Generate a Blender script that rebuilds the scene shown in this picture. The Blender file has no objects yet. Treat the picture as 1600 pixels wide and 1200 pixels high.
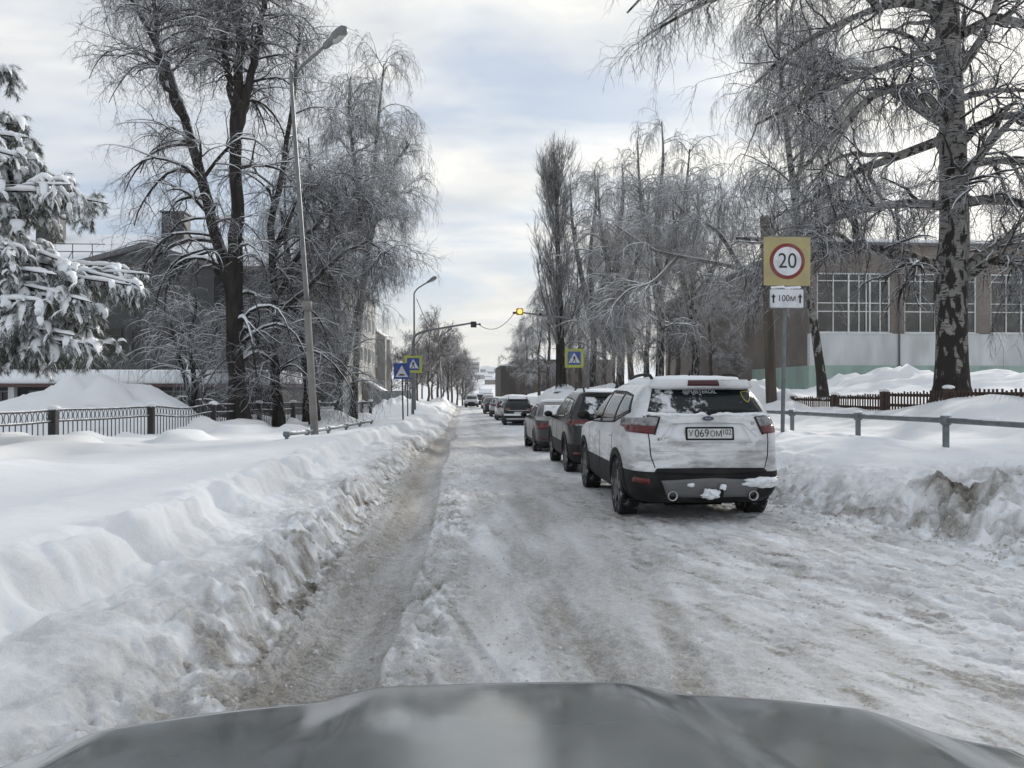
import bpy, math, random
import numpy as np
from mathutils import Vector, Matrix, Euler

R = math.radians
scn = bpy.context.scene
C = scn.collection
# ------------------------------------------------------------------ camera, sky, sun, exposure
F, HY, CAMZ, YAW = 1200.0, 610.0, 1.55, R(3.53)
cam_d = bpy.data.cameras.new('camera')
cam = bpy.data.objects.new('camera', cam_d); C.objects.link(cam)
cam.location = (0, 0, CAMZ); cam.rotation_euler = (R(90), 0, -YAW)
cam_d.sensor_width = 36; cam_d.lens = 36 * F / 1600
cam_d.shift_y = (HY - 600) / 1600
cam_d.clip_start = 0.05; cam_d.clip_end = 6000
scn.camera = cam
SUN_EL, SUN_AZ = R(22), R(42)           # azimuth from +Y towards +X

world = bpy.data.worlds.new('World'); scn.world = world; world.use_nodes = True
def build_world():
    nt = world.node_tree; nt.nodes.clear()
    N = lambda t: nt.nodes.new(t); L = nt.links.new
    out = N('ShaderNodeOutputWorld'); bg = N('ShaderNodeBackground'); bg.inputs['Strength'].default_value = 0.1
    L(bg.outputs[0], out.inputs[0])
    sky = N('ShaderNodeTexSky'); sky.sky_type = 'NISHITA'; sky.sun_disc = False
    sky.sun_elevation = SUN_EL; sky.sun_rotation = SUN_AZ
    tc = N('ShaderNodeTexCoord')
    sep = N('ShaderNodeSeparateXYZ'); L(tc.outputs['Generated'], sep.inputs[0])
    def M(op, a, b=None, c=None):
        n = N('ShaderNodeMath'); n.operation = op
        for i, v in enumerate((a, b, c)):
            if v is None: continue
            if isinstance(v, (int, float)): n.inputs[i].default_value = v
            else: L(v, n.inputs[i])
        return n.outputs[0]
    zc = M('MAXIMUM', sep.outputs[2], 0.0)
    den = M('ADD', zc, 0.22)
    cmb = N('ShaderNodeCombineXYZ')
    L(M('DIVIDE', sep.outputs[0], den), cmb.inputs[0]); L(M('DIVIDE', sep.outputs[1], den), cmb.inputs[1])
    mp = N('ShaderNodeMapping'); L(cmb.outputs[0], mp.inputs[0])
    mp.inputs['Location'].default_value = (3.1, 1.7, 0); mp.inputs['Scale'].default_value = (1.0, 1.7, 1); mp.inputs['Rotation'].default_value = (0, 0, R(18))
    no = N('ShaderNodeTexNoise'); L(mp.outputs[0], no.inputs['Vector'])
    no.inputs['Scale'].default_value = 1.25; no.inputs['Detail'].default_value = 7; no.inputs['Roughness'].default_value = 0.52; no.inputs['Distortion'].default_value = 0.4
    ramp = N('ShaderNodeValToRGB'); L(no.outputs[0], ramp.inputs[0])
    ramp.color_ramp.elements[0].position = 0.40; ramp.color_ramp.elements[0].color = (0.30, 0.30, 0.30, 1)
    ramp.color_ramp.elements[1].position = 0.60; ramp.color_ramp.elements[1].color = (1, 1, 1, 1)
    # cloud cover closes towards the horizon
    hz = N('ShaderNodeMapRange'); L(zc, hz.inputs[0]); hz.inputs[1].default_value = 0.0; hz.inputs[2].default_value = 0.22; hz.inputs[3].default_value = 1.0; hz.inputs[4].default_value = 0.0
    cover = M('MAXIMUM', ramp.outputs[0], hz.outputs[0])
    # second noise: light and grey clouds
    no2 = N('ShaderNodeTexNoise'); L(mp.outputs[0], no2.inputs['Vector']); no2.inputs['Scale'].default_value = 2.6; no2.inputs['Detail'].default_value = 6
    cr = N('ShaderNodeValToRGB'); L(no2.outputs[0], cr.inputs[0])
    cr.color_ramp.elements[0].position = 0.32; cr.color_ramp.elements[0].color = (6.1, 6.4, 6.8, 1)
    cr.color_ramp.elements[1].position = 0.62; cr.color_ramp.elements[1].color = (8.5, 8.55, 8.5, 1)
    # glow of the veiled sun in the cloud
    sd = Vector((math.sin(SUN_AZ) * math.cos(SUN_EL), math.cos(SUN_AZ) * math.cos(SUN_EL), math.sin(SUN_EL)))
    dp = N('ShaderNodeVectorMath'); dp.operation = 'DOT_PRODUCT'; L(tc.outputs['Generated'], dp.inputs[0]); dp.inputs[1].default_value = sd
    g = M('POWER', M('MAXIMUM', dp.outputs['Value'], 0.0), 6.0)
    gl = N('ShaderNodeMixRGB'); gl.blend_type = 'ADD'; L(M('MULTIPLY', g, 0.70), gl.inputs[0]); L(cr.outputs[0], gl.inputs[1]); gl.inputs[2].default_value = (6.0, 5.3, 3.6, 1)
    hw = N('ShaderNodeMixRGB'); L(M('MULTIPLY', M('POWER', hz.outputs[0], 1.2), 0.88), hw.inputs[0]); L(gl.outputs[0], hw.inputs[1]); hw.inputs[2].default_value = (8.9, 8.5, 7.6, 1)
    # thin cloud over the physical blue
    blue = N('ShaderNodeMixRGB'); blue.blend_type = 'MIX'; blue.inputs[0].default_value = 0.62; L(sky.outputs[0], blue.inputs[1]); blue.inputs[2].default_value = (4.3, 5.5, 7.4, 1)
    mx = N('ShaderNodeMixRGB'); L(cover, mx.inputs[0]); L(blue.outputs[0], mx.inputs[1]); L(hw.outputs[0], mx.inputs[2])
    L(mx.outputs[0], bg.inputs[0])
build_world()
sun_d = bpy.data.lights.new('sun', 'SUN'); sun_d.energy = 3.2; sun_d.angle = R(6); sun_d.color = (1, 0.95, 0.86)
sun = bpy.data.objects.new('sun', sun_d); C.objects.link(sun)
sun.rotation_euler = Vector((-math.sin(SUN_AZ) * math.cos(SUN_EL), -math.cos(SUN_AZ) * math.cos(SUN_EL), -math.sin(SUN_EL))).to_track_quat('-Z', 'Y').to_euler()
vs = scn.view_settings; vs.view_transform = 'Standard'; vs.look = 'None'; vs.exposure = 0.14; vs.gamma = 1; vs.use_curve_mapping = False
scn.cycles.max_bounces = 5; scn.cycles.diffuse_bounces = 3; scn.cycles.glossy_bounces = 3; scn.cycles.transmission_bounces = 2; scn.cycles.volume_bounces = 0
scn.cycles.transparent_max_bounces = 6; scn.cycles.use_denoising = True; scn.cycles.denoiser = 'OPENIMAGEDENOISE'; scn.cycles.denoising_input_passes = 'RGB_ALBEDO_NORMAL'; scn.cycles.denoising_prefilter = 'ACCURATE'

SY, CY = math.sin(YAW), math.cos(YAW)
def P(px, py, d):
    """the point that stands at depth d in the direction seen at (px, py) of the photograph"""
    u = (px - 800) / F; v = (HY - py) / F
    return np.array((d * (SY + u * CY), d * (CY - u * SY), CAMZ + d * v))
rng = np.random.default_rng(7)

# ------------------------------------------------------------------ numpy noise
def _hash(ix, iy, seed):
    h = (ix.astype(np.int64) * 374761393 + iy.astype(np.int64) * 668265263 + seed * 982451653) & 0xffffffff
    h = ((h ^ (h >> 13)) * 1274126177) & 0xffffffff
    h = h ^ (h >> 16)
    return (h & 0xffff) / 65535.0
def vnoise(x, y, seed=0):
    ix = np.floor(x); iy = np.floor(y); fx = x - ix; fy = y - iy
    u = fx * fx * fx * (fx * (fx * 6 - 15) + 10); v = fy * fy * fy * (fy * (fy * 6 - 15) + 10)
    a = _hash(ix, iy, seed); b = _hash(ix + 1, iy, seed); c = _hash(ix, iy + 1, seed); d = _hash(ix + 1, iy + 1, seed)
    return (a + (b - a) * u) * (1 - v) + (c + (d - c) * u) * v
def fbm(x, y, oct=4, seed=0, gain=0.5):
    s = 0; a = 1; t = 0
    for o in range(oct):
        s = s + a * (vnoise(x, y, seed + o * 17) - 0.5); t += a * 0.5; a *= gain
        x = x * 2.03 + 13.1; y = y * 2.03 + 7.7
    return s / t
def ridged(x, y, oct=3, seed=0):
    s = 0; a = 1; t = 0
    for o in range(oct):
        s = s + a * (1 - np.abs(2 * vnoise(x, y, seed + o * 31) - 1)); t += a; a *= 0.5; x = x * 2.1 + 3.3; y = y * 2.1 + 9.1
    return s / t
def billow(x, y, oct=4, seed=0, gain=0.55):
    s = 0; a = 1; t = 0
    for o in range(oct):
        s = s + a * np.minimum(1, np.abs(2 * vnoise(x, y, seed + o * 31) - 1) * 1.6); t += a; a *= gain; x = 0.8 * x * 2.1 + 0.6 * y * 2.1 + 3.3; y = -0.6 * (x - 3.3) + 0.8 * y * 2.1 + 9.1
    return s / t
def worley(x, y, seed=0):
    """rounded clods: a dome round every scattered point, 0 in the cracks"""
    ix = np.floor(x); iy = np.floor(y); best = np.zeros_like(x)
    for dx in (-1, 0, 1):
        for dy in (-1, 0, 1):
            cx = ix + dx; cy = iy + dy
            px = cx + _hash(cx, cy, seed); py = cy + _hash(cx, cy, seed + 1); r = 0.35 + 0.75 * _hash(cx, cy, seed + 2) ** 2
            d2 = ((x - px) ** 2 + (y - py) ** 2) / (r * r)
            best = np.maximum(best, r * np.sqrt(np.clip(1 - d2, 0, 1)))
    return best
def sm(t):
    t = np.clip(t, 0, 1); return t * t * (3 - 2 * t)

# ------------------------------------------------------------------ materials
def nodes(m):
    m.use_nodes = True; nt = m.node_tree; return nt, nt.nodes['Principled BSDF']
MATS = {}
def mat(name, c1, c2=None, scale=8.0, rough=0.7, metal=0.0, bump=0.0, bscale=40.0, snow=None, spec=0.5, stretch=None,
        dirt=None, dscale=3.0, damt=0.5, snowcol=(0.80, 0.83, 0.87), contrast=(0.35, 0.65), emit=None, snoise=0.35, sscale=6.0):
    m = bpy.data.materials.new(name); nt, b = nodes(m); L = nt.links.new
    tc = nt.nodes.new('ShaderNodeTexCoord'); vec = tc.outputs['Object']
    if stretch:
        mp = nt.nodes.new('ShaderNodeMapping'); L(vec, mp.inputs[0]); mp.inputs['Scale'].default_value = stretch; vec = mp.outputs[0]
    b.inputs['Roughness'].default_value = rough; b.inputs['Metallic'].default_value = metal
    b.inputs['Specular IOR Level'].default_value = spec
    col = None
    def mix(f, a, bcol):
        n = nt.nodes.new('ShaderNodeMixRGB')
        if isinstance(f, float): n.inputs[0].default_value = f
        else: L(f, n.inputs[0])
        for i, v in ((1, a), (2, bcol)):
            if isinstance(v, tuple): n.inputs[i].default_value = (*v[:3], 1)
            else: L(v, n.inputs[i])
        return n.outputs[0]
    def ramp(src, lo, hi):
        n = nt.nodes.new('ShaderNodeMapRange'); L(src, n.inputs[0]); n.inputs[1].default_value = lo; n.inputs[2].default_value = hi; n.clamp = True
        return n.outputs[0]
    def noise(s, det=5, v=None):
        n = nt.nodes.new('ShaderNodeTexNoise'); n.inputs['Scale'].default_value = s; n.inputs['Detail'].default_value = det
        L(v if v is not None else vec, n.inputs['Vector']); return n.outputs[0]
    col = c1
    if c2 is not None: col = mix(ramp(noise(scale), *contrast), c1, c2)
    if dirt is not None:
        n = nt.nodes.new('ShaderNodeMath'); n.operation = 'MULTIPLY'; L(ramp(noise(dscale, 7), 0.45, 0.72), n.inputs[0]); n.inputs[1].default_value = damt
        col = mix(n.outputs[0], col, dirt)
    if snow is not None:
        g = nt.nodes.new('ShaderNodeNewGeometry'); s = nt.nodes.new('ShaderNodeSeparateXYZ'); L(g.outputs['Normal'], s.inputs[0])
        a = nt.nodes.new('ShaderNodeMath'); a.operation = 'MULTIPLY_ADD'; L(noise(sscale, 4, tc.outputs['Object']), a.inputs[0]); a.inputs[1].default_value = snoise; L(s.outputs[2], a.inputs[2])
        f = ramp(a.outputs[0], snow + snoise * 0.5 - 0.06, snow + snoise * 0.5 + 0.1)
        col = mix(f, col, snowcol)
    if isinstance(col, tuple): b.inputs['Base Color'].default_value = (*col[:3], 1)
    else: L(col, b.inputs['Base Color'])
    if bump:
        bn = nt.nodes.new('ShaderNodeBump'); bn.inputs['Strength'].default_value = bump; bn.inputs['Distance'].default_value = 0.02
        L(noise(bscale, 4), bn.inputs['Height']); L(bn.outputs[0], b.inputs['Normal'])
    if emit is not None:
        b.inputs['Emission Color'].default_value = (*emit[0], 1); b.inputs['Emission Strength'].default_value = emit[1]
    MATS[name] = m
    return m

def ground_mat(name, road=False):
    m = bpy.data.materials.new(name); nt, b = nodes(m); L = nt.links.new
    N = nt.nodes.new
    tc = N('ShaderNodeTexCoord')
    at = N('ShaderNodeAttribute'); at.attribute_name = 'dirt'
    tr = N('ShaderNodeAttribute'); tr.attribute_name = 'tread'
    def noise(s, d=5, r=0.55):
        n = N('ShaderNodeTexNoise'); n.inputs['Scale'].default_value = s; n.inputs['Detail'].default_value = d; n.inputs['Roughness'].default_value = r
        L(tc.outputs['Object'], n.inputs['Vector']); return n.outputs[0]
    def M(op, a, b2, c=None):
        n = N('ShaderNodeMath'); n.operation = op
        for i, v in enumerate((a, b2, c)):
            if v is None: continue
            if isinstance(v, (int, float)): n.inputs[i].default_value = v
            else: L(v, n.inputs[i])
        return n.outputs[0]
    f = M('ADD', at.outputs['Fac'], M('MULTIPLY', M('SUBTRACT', noise(14, 8, 0.7), 0.5), M('MULTIPLY', at.outputs['Fac'], 1.8)))
    f = M('ADD', f, M('MULTIPLY', M('SUBTRACT', noise(55, 4, 0.7), 0.5), M('MULTIPLY', M('MINIMUM', at.outputs['Fac'], 0.8), 1.9)))
    mr = N('ShaderNodeMapRange'); L(f, mr.inputs[0]); mr.inputs[1].default_value = 0.05; mr.inputs[2].default_value = 1.0
    mx = N('ShaderNodeMixRGB'); L(mr.outputs[0], mx.inputs[0]); mx.inputs[1].default_value = (0.83, 0.84, 0.855, 1); mx.inputs[2].default_value = (0.41, 0.385, 0.35, 1)
    mr2 = N('ShaderNodeMapRange'); L(f, mr2.inputs[0]); mr2.inputs[1].default_value = 1.05; mr2.inputs[2].default_value = 1.7
    mx2 = N('ShaderNodeMixRGB'); L(mr2.outputs[0], mx2.inputs[0]); L(mx.outputs[0], mx2.inputs[1]); mx2.inputs[2].default_value = (0.15, 0.135, 0.115, 1); mx = mx2
    L(mx.outputs[0], b.inputs['Base Color'])
    b.inputs['Roughness'].default_value = 0.9; b.inputs['Specular IOR Level'].default_value = 0.08
    h = M('ADD', M('MULTIPLY', noise(22, 7, 0.68), M('MULTIPLY_ADD', at.outputs['Fac'], 2.2, 0.16)), M('MULTIPLY', noise(90, 4, 0.65), M('MULTIPLY_ADD', at.outputs['Fac'], 0.8, 0.12)))
    # tyre tread: ribs across the wheel tracks
    w = N('ShaderNodeTexWave'); w.wave_type = 'BANDS'; w.bands_direction = 'Y'; w.inputs['Scale'].default_value = 7; w.inputs['Distortion'].default_value = 0.9; w.inputs['Detail'].default_value = 2; w.inputs['Detail Scale'].default_value = 2.5
    L(tc.outputs['Object'], w.inputs['Vector'])
    h = M('ADD', h, M('MULTIPLY', w.outputs['Fac'], M('MULTIPLY', tr.outputs['Fac'], 0.55)))
    bn = N('ShaderNodeBump'); bn.inputs['Strength'].default_value = 0.75; bn.inputs['Distance'].default_value = 0.03
    L(h, bn.inputs['Height']); L(bn.outputs[0], b.inputs['Normal'])
    return m
M_snow = ground_mat('packed_snow')
M_snowpad = mat('fresh_snow', (0.82, 0.84, 0.87), rough=0.65, bump=0.25, bscale=18, spec=0.3)
M_clod = mat('dirty_snow_clod', (0.72, 0.72, 0.73), (0.46, 0.42, 0.37), scale=3, rough=0.7, bump=0.5, bscale=30, spec=0.2)

# ------------------------------------------------------------------ object helpers
def tag(o, label=None, cat=None, group=None, kind=None):
    for k, v in (('label', label), ('category', cat), ('group', group), ('kind', kind)):
        if v: o[k] = v
    return o
def thing(name, label, cat, loc=(0, 0, 0), rz=0, group=None):
    o = bpy.data.objects.new(name, None); C.objects.link(o); o.location = Vector([float(v) for v in loc]); o.rotation_euler = (0, 0, rz)
    o.empty_display_size = 0.3
    return tag(o, label, cat, group)
def mesh_obj(name, V, Fc, m, parent=None, smooth=False, loc=None):
    me = bpy.data.meshes.new(name)
    V = np.asarray(V, dtype=np.float64).reshape(-1, 3)
    if isinstance(Fc, np.ndarray):
        n, k = Fc.shape
        me.vertices.add(len(V)); me.vertices.foreach_set('co', V.astype(np.float32).ravel())
        me.loops.add(n * k); me.loops.foreach_set('vertex_index', Fc.astype(np.int32).ravel())
        me.polygons.add(n); me.polygons.foreach_set('loop_start', np.arange(0, n * k, k, dtype=np.int32))
        if smooth: me.polygons.foreach_set('use_smooth', np.ones(n, dtype=bool))
        me.update(calc_edges=True)
    else:
        me.from_pydata([tuple(v) for v in V], [], Fc)
        if smooth: me.polygons.foreach_set('use_smooth', np.ones(len(me.polygons), dtype=bool))
        me.update()
    if m is not None: me.materials.append(m)
    o = bpy.data.objects.new(name, me); C.objects.link(o)
    if parent is not None: o.parent = parent
    if loc is not None: o.location = loc
    return o
class MB:
    """collects shapes into one mesh"""
    def __init__(s): s.V = []; s.F = []
    def add(s, V, Fc):
        b = len(s.V); s.V += [tuple(map(float, v)) for v in V]; s.F += [tuple(int(i) + b for i in f) for f in Fc]; return s
    def box(s, x0, x1, y0, y1, z0, z1, M=None, top=None):
        v = [(x0, y0, z0), (x1, y0, z0), (x1, y1, z0), (x0, y1, z0), (x0, y0, z1), (x1, y0, z1), (x1, y1, z1), (x0, y1, z1)]
        if M is not None: v = [M @ Vector(p) for p in v]
        return s.add(v, [(0, 3, 2, 1), (4, 5, 6, 7), (0, 1, 5, 4), (1, 2, 6, 5), (2, 3, 7, 6), (3, 0, 4, 7)])
    def bbox(s, x0, x1, y0, y1, z0, z1, b=0.01):
        """box with bevelled edges"""
        x0, x1 = sorted((x0, x1)); y0, y1 = sorted((y0, y1)); z0, z1 = sorted((z0, z1)); b = min(b, (x1 - x0) * .45, (y1 - y0) * .45, (z1 - z0) * .45)
        import bmesh
        bm = bmesh.new(); bmesh.ops.create_cube(bm, size=1)
        for v in bm.verts: v.co = Vector(((x0 + x1) / 2 + v.co.x * (x1 - x0), (y0 + y1) / 2 + v.co.y * (y1 - y0), (z0 + z1) / 2 + v.co.z * (z1 - z0)))
        bmesh.ops.bevel(bm, geom=bm.edges[:], offset=b, segments=2, affect='EDGES', profile=0.5)
        bm.verts.index_update(); V = [v.co[:] for v in bm.verts]; Fc = [[v.index for v in f.verts] for f in bm.faces]; bm.free()
        return s.add(V, Fc)
    def tube(s, pts, r, k=8, cap=True):
        pts = np.asarray(pts, float); n = len(pts); r = np.full(n, r) if np.isscalar(r) else np.asarray(r, float)
        t = np.gradient(pts, axis=0); t /= np.linalg.norm(t, axis=1)[:, None] + 1e-9
        ref = np.array((0.0, 0, 1)) if abs(t[0][2]) < 0.9 else np.array((0.0, 1, 0))
        V = []
        for i in range(n):
            u = np.cross(t[i], ref); u /= np.linalg.norm(u) + 1e-9; w = np.cross(t[i], u)
            ref = np.cross(u, t[i])
            for j in range(k):
                a = 2 * math.pi * j / k; V.append(pts[i] + r[i] * (math.cos(a) * u + math.sin(a) * w))
        Fc = [(i * k + j, i * k + (j + 1) % k, (i + 1) * k + (j + 1) % k, (i + 1) * k + j) for i in range(n - 1) for j in range(k)]
        if cap: Fc += [tuple(range(k))[::-1], tuple((n - 1) * k + j for j in range(k))]
        return s.add(V, Fc)
    def lathe(s, prof, k=24, M=None, axis='Z'):
        """profile (r, h) spun about an axis"""
        V = []
        for r, h in prof:
            for j in range(k):
                a = 2 * math.pi * j / k; p = (r * math.cos(a), r * math.sin(a), h)
                if axis == 'X': p = (h, p[0], p[1])
                if axis == 'Y': p = (p[0], h, p[1])
                V.append(tuple(M @ Vector(p)) if M is not None else p)
        n = len(prof)
        Fc = [(i * k + j, i * k + (j + 1) % k, (i + 1) * k + (j + 1) % k, (i + 1) * k + j) for i in range(n - 1) for j in range(k)]
        return s.add(V, Fc)
    def poly(s, pts2, y, t=0.002, M=None):
        """flat polygon (x,z) facing -Y at y, with a little thickness"""
        n = len(pts2); V = [(p[0], y, p[1]) for p in pts2] + [(p[0], y + t, p[1]) for p in pts2]
        if M is not None: V = [tuple(M @ Vector(v)) for v in V]
        return s.add(V, [tuple(range(n)), tuple(range(2 * n - 1, n - 1, -1))] + [(i, (i + 1) % n, n + (i + 1) % n, n + i) for i in range(n)])
    def ball(s, c, r, seg=10, rings=7, jit=0.0, g=None):
        r = (r, r, r) if np.isscalar(r) else r; V = []; 
        for i in range(rings + 1):
            th = math.pi * i / rings
            for j in range(seg):
                ph = 2 * math.pi * j / seg; q = 1 + (g.uniform(-jit, jit) if g is not None else 0)
                V.append((c[0] + q * r[0] * math.sin(th) * math.cos(ph), c[1] + q * r[1] * math.sin(th) * math.sin(ph), c[2] + q * r[2] * math.cos(th)))
        Fc = [(i * seg + j, (i + 1) * seg + j, (i + 1) * seg + (j + 1) % seg, i * seg + (j + 1) % seg) for i in range(rings) for j in range(seg)]
        return s.add(V, Fc)
    def build(s, name, m, parent=None, smooth=False, loc=None):
        return mesh_obj(name, np.array(s.V), s.F, m, parent, smooth, loc)
def shade_auto(o, ang=35):
    me = o.data; me.polygons.foreach_set('use_smooth', np.ones(len(me.polygons), dtype=bool))
    me.set_sharp_from_angle(angle=R(ang)); return o
def children(o): return [c for c in C.objects if c.parent == o]
def copy_tree(o, kids=None):
    if kids is None:
        kids = {}
        for c in C.objects:
            if c.parent is not None: kids.setdefault(c.parent.name, []).append(c)
    def rec(q, par):
        n = q.copy(); C.objects.link(n)
        if par is not None: n.parent = par
        for ch in kids.get(q.name, []): rec(ch, n)
        return n
    return rec(o, None)
def text_mesh(name, body, size, m, parent=None, M=None, ext=0.0015, align='CENTER', sx=1.0):
    cu = bpy.data.curves.new(name, 'FONT'); cu.body = body; cu.size = size; cu.extrude = ext; cu.align_x = align; cu.align_y = 'CENTER'
    o = bpy.data.objects.new(name, cu); C.objects.link(o)
    dg = bpy.context.evaluated_depsgraph_get(); dg.update()
    me = bpy.data.meshes.new_from_object(o.evaluated_get(dg)); bpy.data.objects.remove(o); bpy.data.curves.remove(cu)
    me.transform(Matrix.Rotation(R(90), 4, 'X') @ Matrix.Diagonal((sx, 1, 1, 1)))           # stands up, faces -Y
    if M is not None: me.transform(M)
    me.name = name; me.materials.clear(); me.materials.append(m)
    q = bpy.data.objects.new(name, me); C.objects.link(q)
    if parent is not None: q.parent = parent
    return q

# ------------------------------------------------------------------ terrain
def road_z(y):
    return (-0.75 * sm((y - 10) / 38) - 11 * sm((y - 112) / 140) + 34 * sm((y - 260) / 620) - 25 * sm((y - 930) / 300))
def right_edge(y):
    return 4.15 + 0.75 * sm((y - 34) / 12) + 0.9 * sm((10.5 - y) / 4.0) + 2.6 * sm((6.3 - y) / 3.0) + 0.12 * fbm(y * 0.5, y * 0 + 3.3, 3, 5) * 1.2
def left_edge(y):
    return -1.12 + 0.16 * fbm(y * 0.45, y * 0 + 8.3, 3, 9)
MOUNDS = [  # px, depth, height, sx, sy, lumpiness
    (120, 25, 0.92, 2.6, 1.9, 0.30), (205, 26.5, 0.85, 2.3, 2.0, 0.05), (30, 25.5, 0.45, 2.4, 1.8, 0.3),
    (1560, 15, 0.36, 2.2, 2.8, 0.1), (1400, 31, 0.85, 2.6, 2.0, 0.25), (1580, 30, 0.70, 2.4, 2.0, 0.3), (1318, 34, 0.6, 1.4, 1.5, 0.3), (1175, 26, 0.75, 1.3, 2.0, 0.4),
    (940, 52, 0.9, 2.4, 4.0, 0.2), (880, 60, 0.8, 2.0, 5.0, 0.3), (1010, 40, 0.5, 2.0, 4.0, 0.3), (525, 34, 0.5, 0.8, 1.0, 0.2), (700, 95, 0.6, 2.0, 8.0, 0.3), (625, 60, 0.7, 2.0, 4.0, 0.3)]
def terrain(x, y, full=False):
    x = np.asarray(x, float); y = np.asarray(y, float)
    zr = road_z(y)
    near = 1 - sm((y - 25) / 40)
    sl = left_edge(y) - x; sr = x - right_edge(y)
    # left bank, with puffs along the crest
    wob = 0.34 * fbm(x * 0.7, y * 0.8, 3, 21) + 0.13 * (billow(x * 1.1, y * 1.9, 2, 22) - .5) + 0.07 * fbm(x * 4, y * 4, 2, 23)
    sle = sl + wob * sm(sl / 0.5) * (1 - sm((sl - 2) / 1.5))
    hl = np.interp(sle, [0, 0.12, 0.26, 0.42, 0.7, 1.0, 1.10, 1.20, 1.32, 1.7, 3, 5, 8.5, 12, 30, 60], [0, 0.05, 0.20, 0.30, 0.335, 0.37, 0.43, 0.585, 0.64, 0.61, 0.50, 0.46, 0.49, 0.46, 0.35, 0.3])
    slope_l = sm(sl / 0.25) * (1 - sm((sl - 0.95) / 0.9))
    hl = hl + slope_l * (0.07 * fbm(x * 3.2, y * 2.8, 3, 31) + (0.11 * (billow(x * 3.4, y * 3.4, 3, 33) - 0.5) + 0.05 * (billow(x * 10, y * 10, 3, 35) - .5)) * (0.25 + 0.70 * np.exp(-((sl - .22) / .36) ** 2)))
    cr = np.exp(-((sle - 1.12) / .30) ** 2) * (1 - sm((y - 26) / 14)); hl = hl + cr * .16 * (worley(x * 2.6 + .3 * fbm(x * 5, y * 5, 2, 203), y * 2.2, 201) - .45)
    hl = hl + sm((sl - 1.6) / 1.2) * (0.07 * fbm(x * 0.45, y * 0.4, 3, 41) + 0.055 * fbm(x * 1.3, y * 1.2, 4, 42) * (1 - sm((y - 60) / 60)))
    lump = vnoise(x * 0.9, y * 0.7, 55); hl = hl + sm((sl - 3.0) / 2) * (1 - sm((sl - 10) / 3)) * 0.24 * sm((lump - 0.58) / 0.3)
    # right bank
    wob = 0.35 * fbm(x * 0.6, y * 0.6, 3, 61) + 0.15 * fbm(x * 2.2, y * 2.2, 2, 62)
    sre = sr + wob * sm(sr / 0.5) * (1 - sm((sr - 2.5) / 1.5))
    hr = np.interp(sre, [0, 0.25, 0.60, 0.95, 1.35, 1.8, 2.2, 2.7, 3.3, 4.5, 5.8, 7, 9, 14, 40], [0, 0.12, 0.34, 0.52, 0.66, 0.76, 0.78, 0.72, 0.64, 0.72, 1.05, 1.22, 1.32, 1.42, 1.35])
    chunk0 = np.exp(-(((x - 5.8) / 1.0) ** 2 + ((y - 8.0) / 0.9) ** 2))
    slope_r = sm(sr / 0.2) * (1 - sm((sr - 0.7) / 0.6))
    hr = hr + slope_r * (0.08 * fbm(x * 2.6, y * 2.6, 3, 71) + (0.09 + .12 * chunk0) * (billow(x * 3.0, y * 3.0, 3, 73) - 0.5) + 0.045 * (billow(x * 9, y * 9, 3, 74) - .5))
    chunk = np.exp(-(((x - 5.8) / 0.95) ** 2 + ((y - 8.2) / 0.75) ** 2))
    hr = hr + chunk * slope_r * (0.26 * (billow(x * 1.9, y * 1.9, 4, 75) - 0.5) + 0.08)
    hr = hr + sm((sr - 0.9) / 1.2) * (0.09 * fbm(x * 0.5, y * 0.5, 3, 81) + 0.05 * fbm(x * 1.6, y * 1.5, 4, 82))
    hr = hr + sm(sr / 1.5) * 0.95 * sm((y - 14) / 36)
    hl = hl + sm(sl / 2.5) * 0.35 * sm((y - 20) / 30)
    # road surface: ruts and ridges of loose snow
    xr = x + 0.10 * fbm(y * 0.12, y * 0 + 1.3, 2, 91) * 2 * sm((y - 2) / 6)
    g = lambda c, w: np.exp(-((xr - c) / w) ** 2)
    rut = 0.0
    for c, w, a in ((-0.74, 0.17, 0.055), (0.74, 0.17, 0.035), (1.35, 0.25, 0.015)): rut = rut - a * g(c, w)
    loose = g(-0.34, 0.17) * 0.9 + 0.55 * g(0.32, 0.28) * sm((fbm(x * .8, y * .5, 2, 93) + 0.25) / 0.5) + 0.5 * sm((xr - 2.3) / 0.8) + 0.75 * g(-1.05, 0.13)
    loose = loose * (1 - 0.9 * sm((y - 20) / 40))
    hroad = rut + 0.028 * loose * (1 - near * 0) * (0.5 + fbm(x * 5, y * 5, 3, 95)) + 0.075 * loose * (billow(x * 8, y * 8, 3, 97) - 0.5) + 0.012 * fbm(x * 1.5, y * 0.6, 4, 99)
    hroad = hroad + 0.016 * (1 - sm((y - 12) / 25)) * (billow(x * 7, y * 4.5, 4, 101) - .5) * (1 - .7 * g(-.74, .16))
    # the deep flat rut along the left bank, its tyre-cut edge, and tracks that swing across
    xw = xr + .035 * fbm(y * 1.6, y * 0 + 4.4, 3, 221) + .02 * fbm(x * 9, y * 6, 3, 223); rt = sm((xw + 1.06) / .07) * (1 - sm((xw + .50) / .06)) * (1 - .6 * sm((y - 30) / 40)); lip = np.exp(-((xr + .465) / .035) ** 2)
    TR = 0; TD = 0
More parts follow.
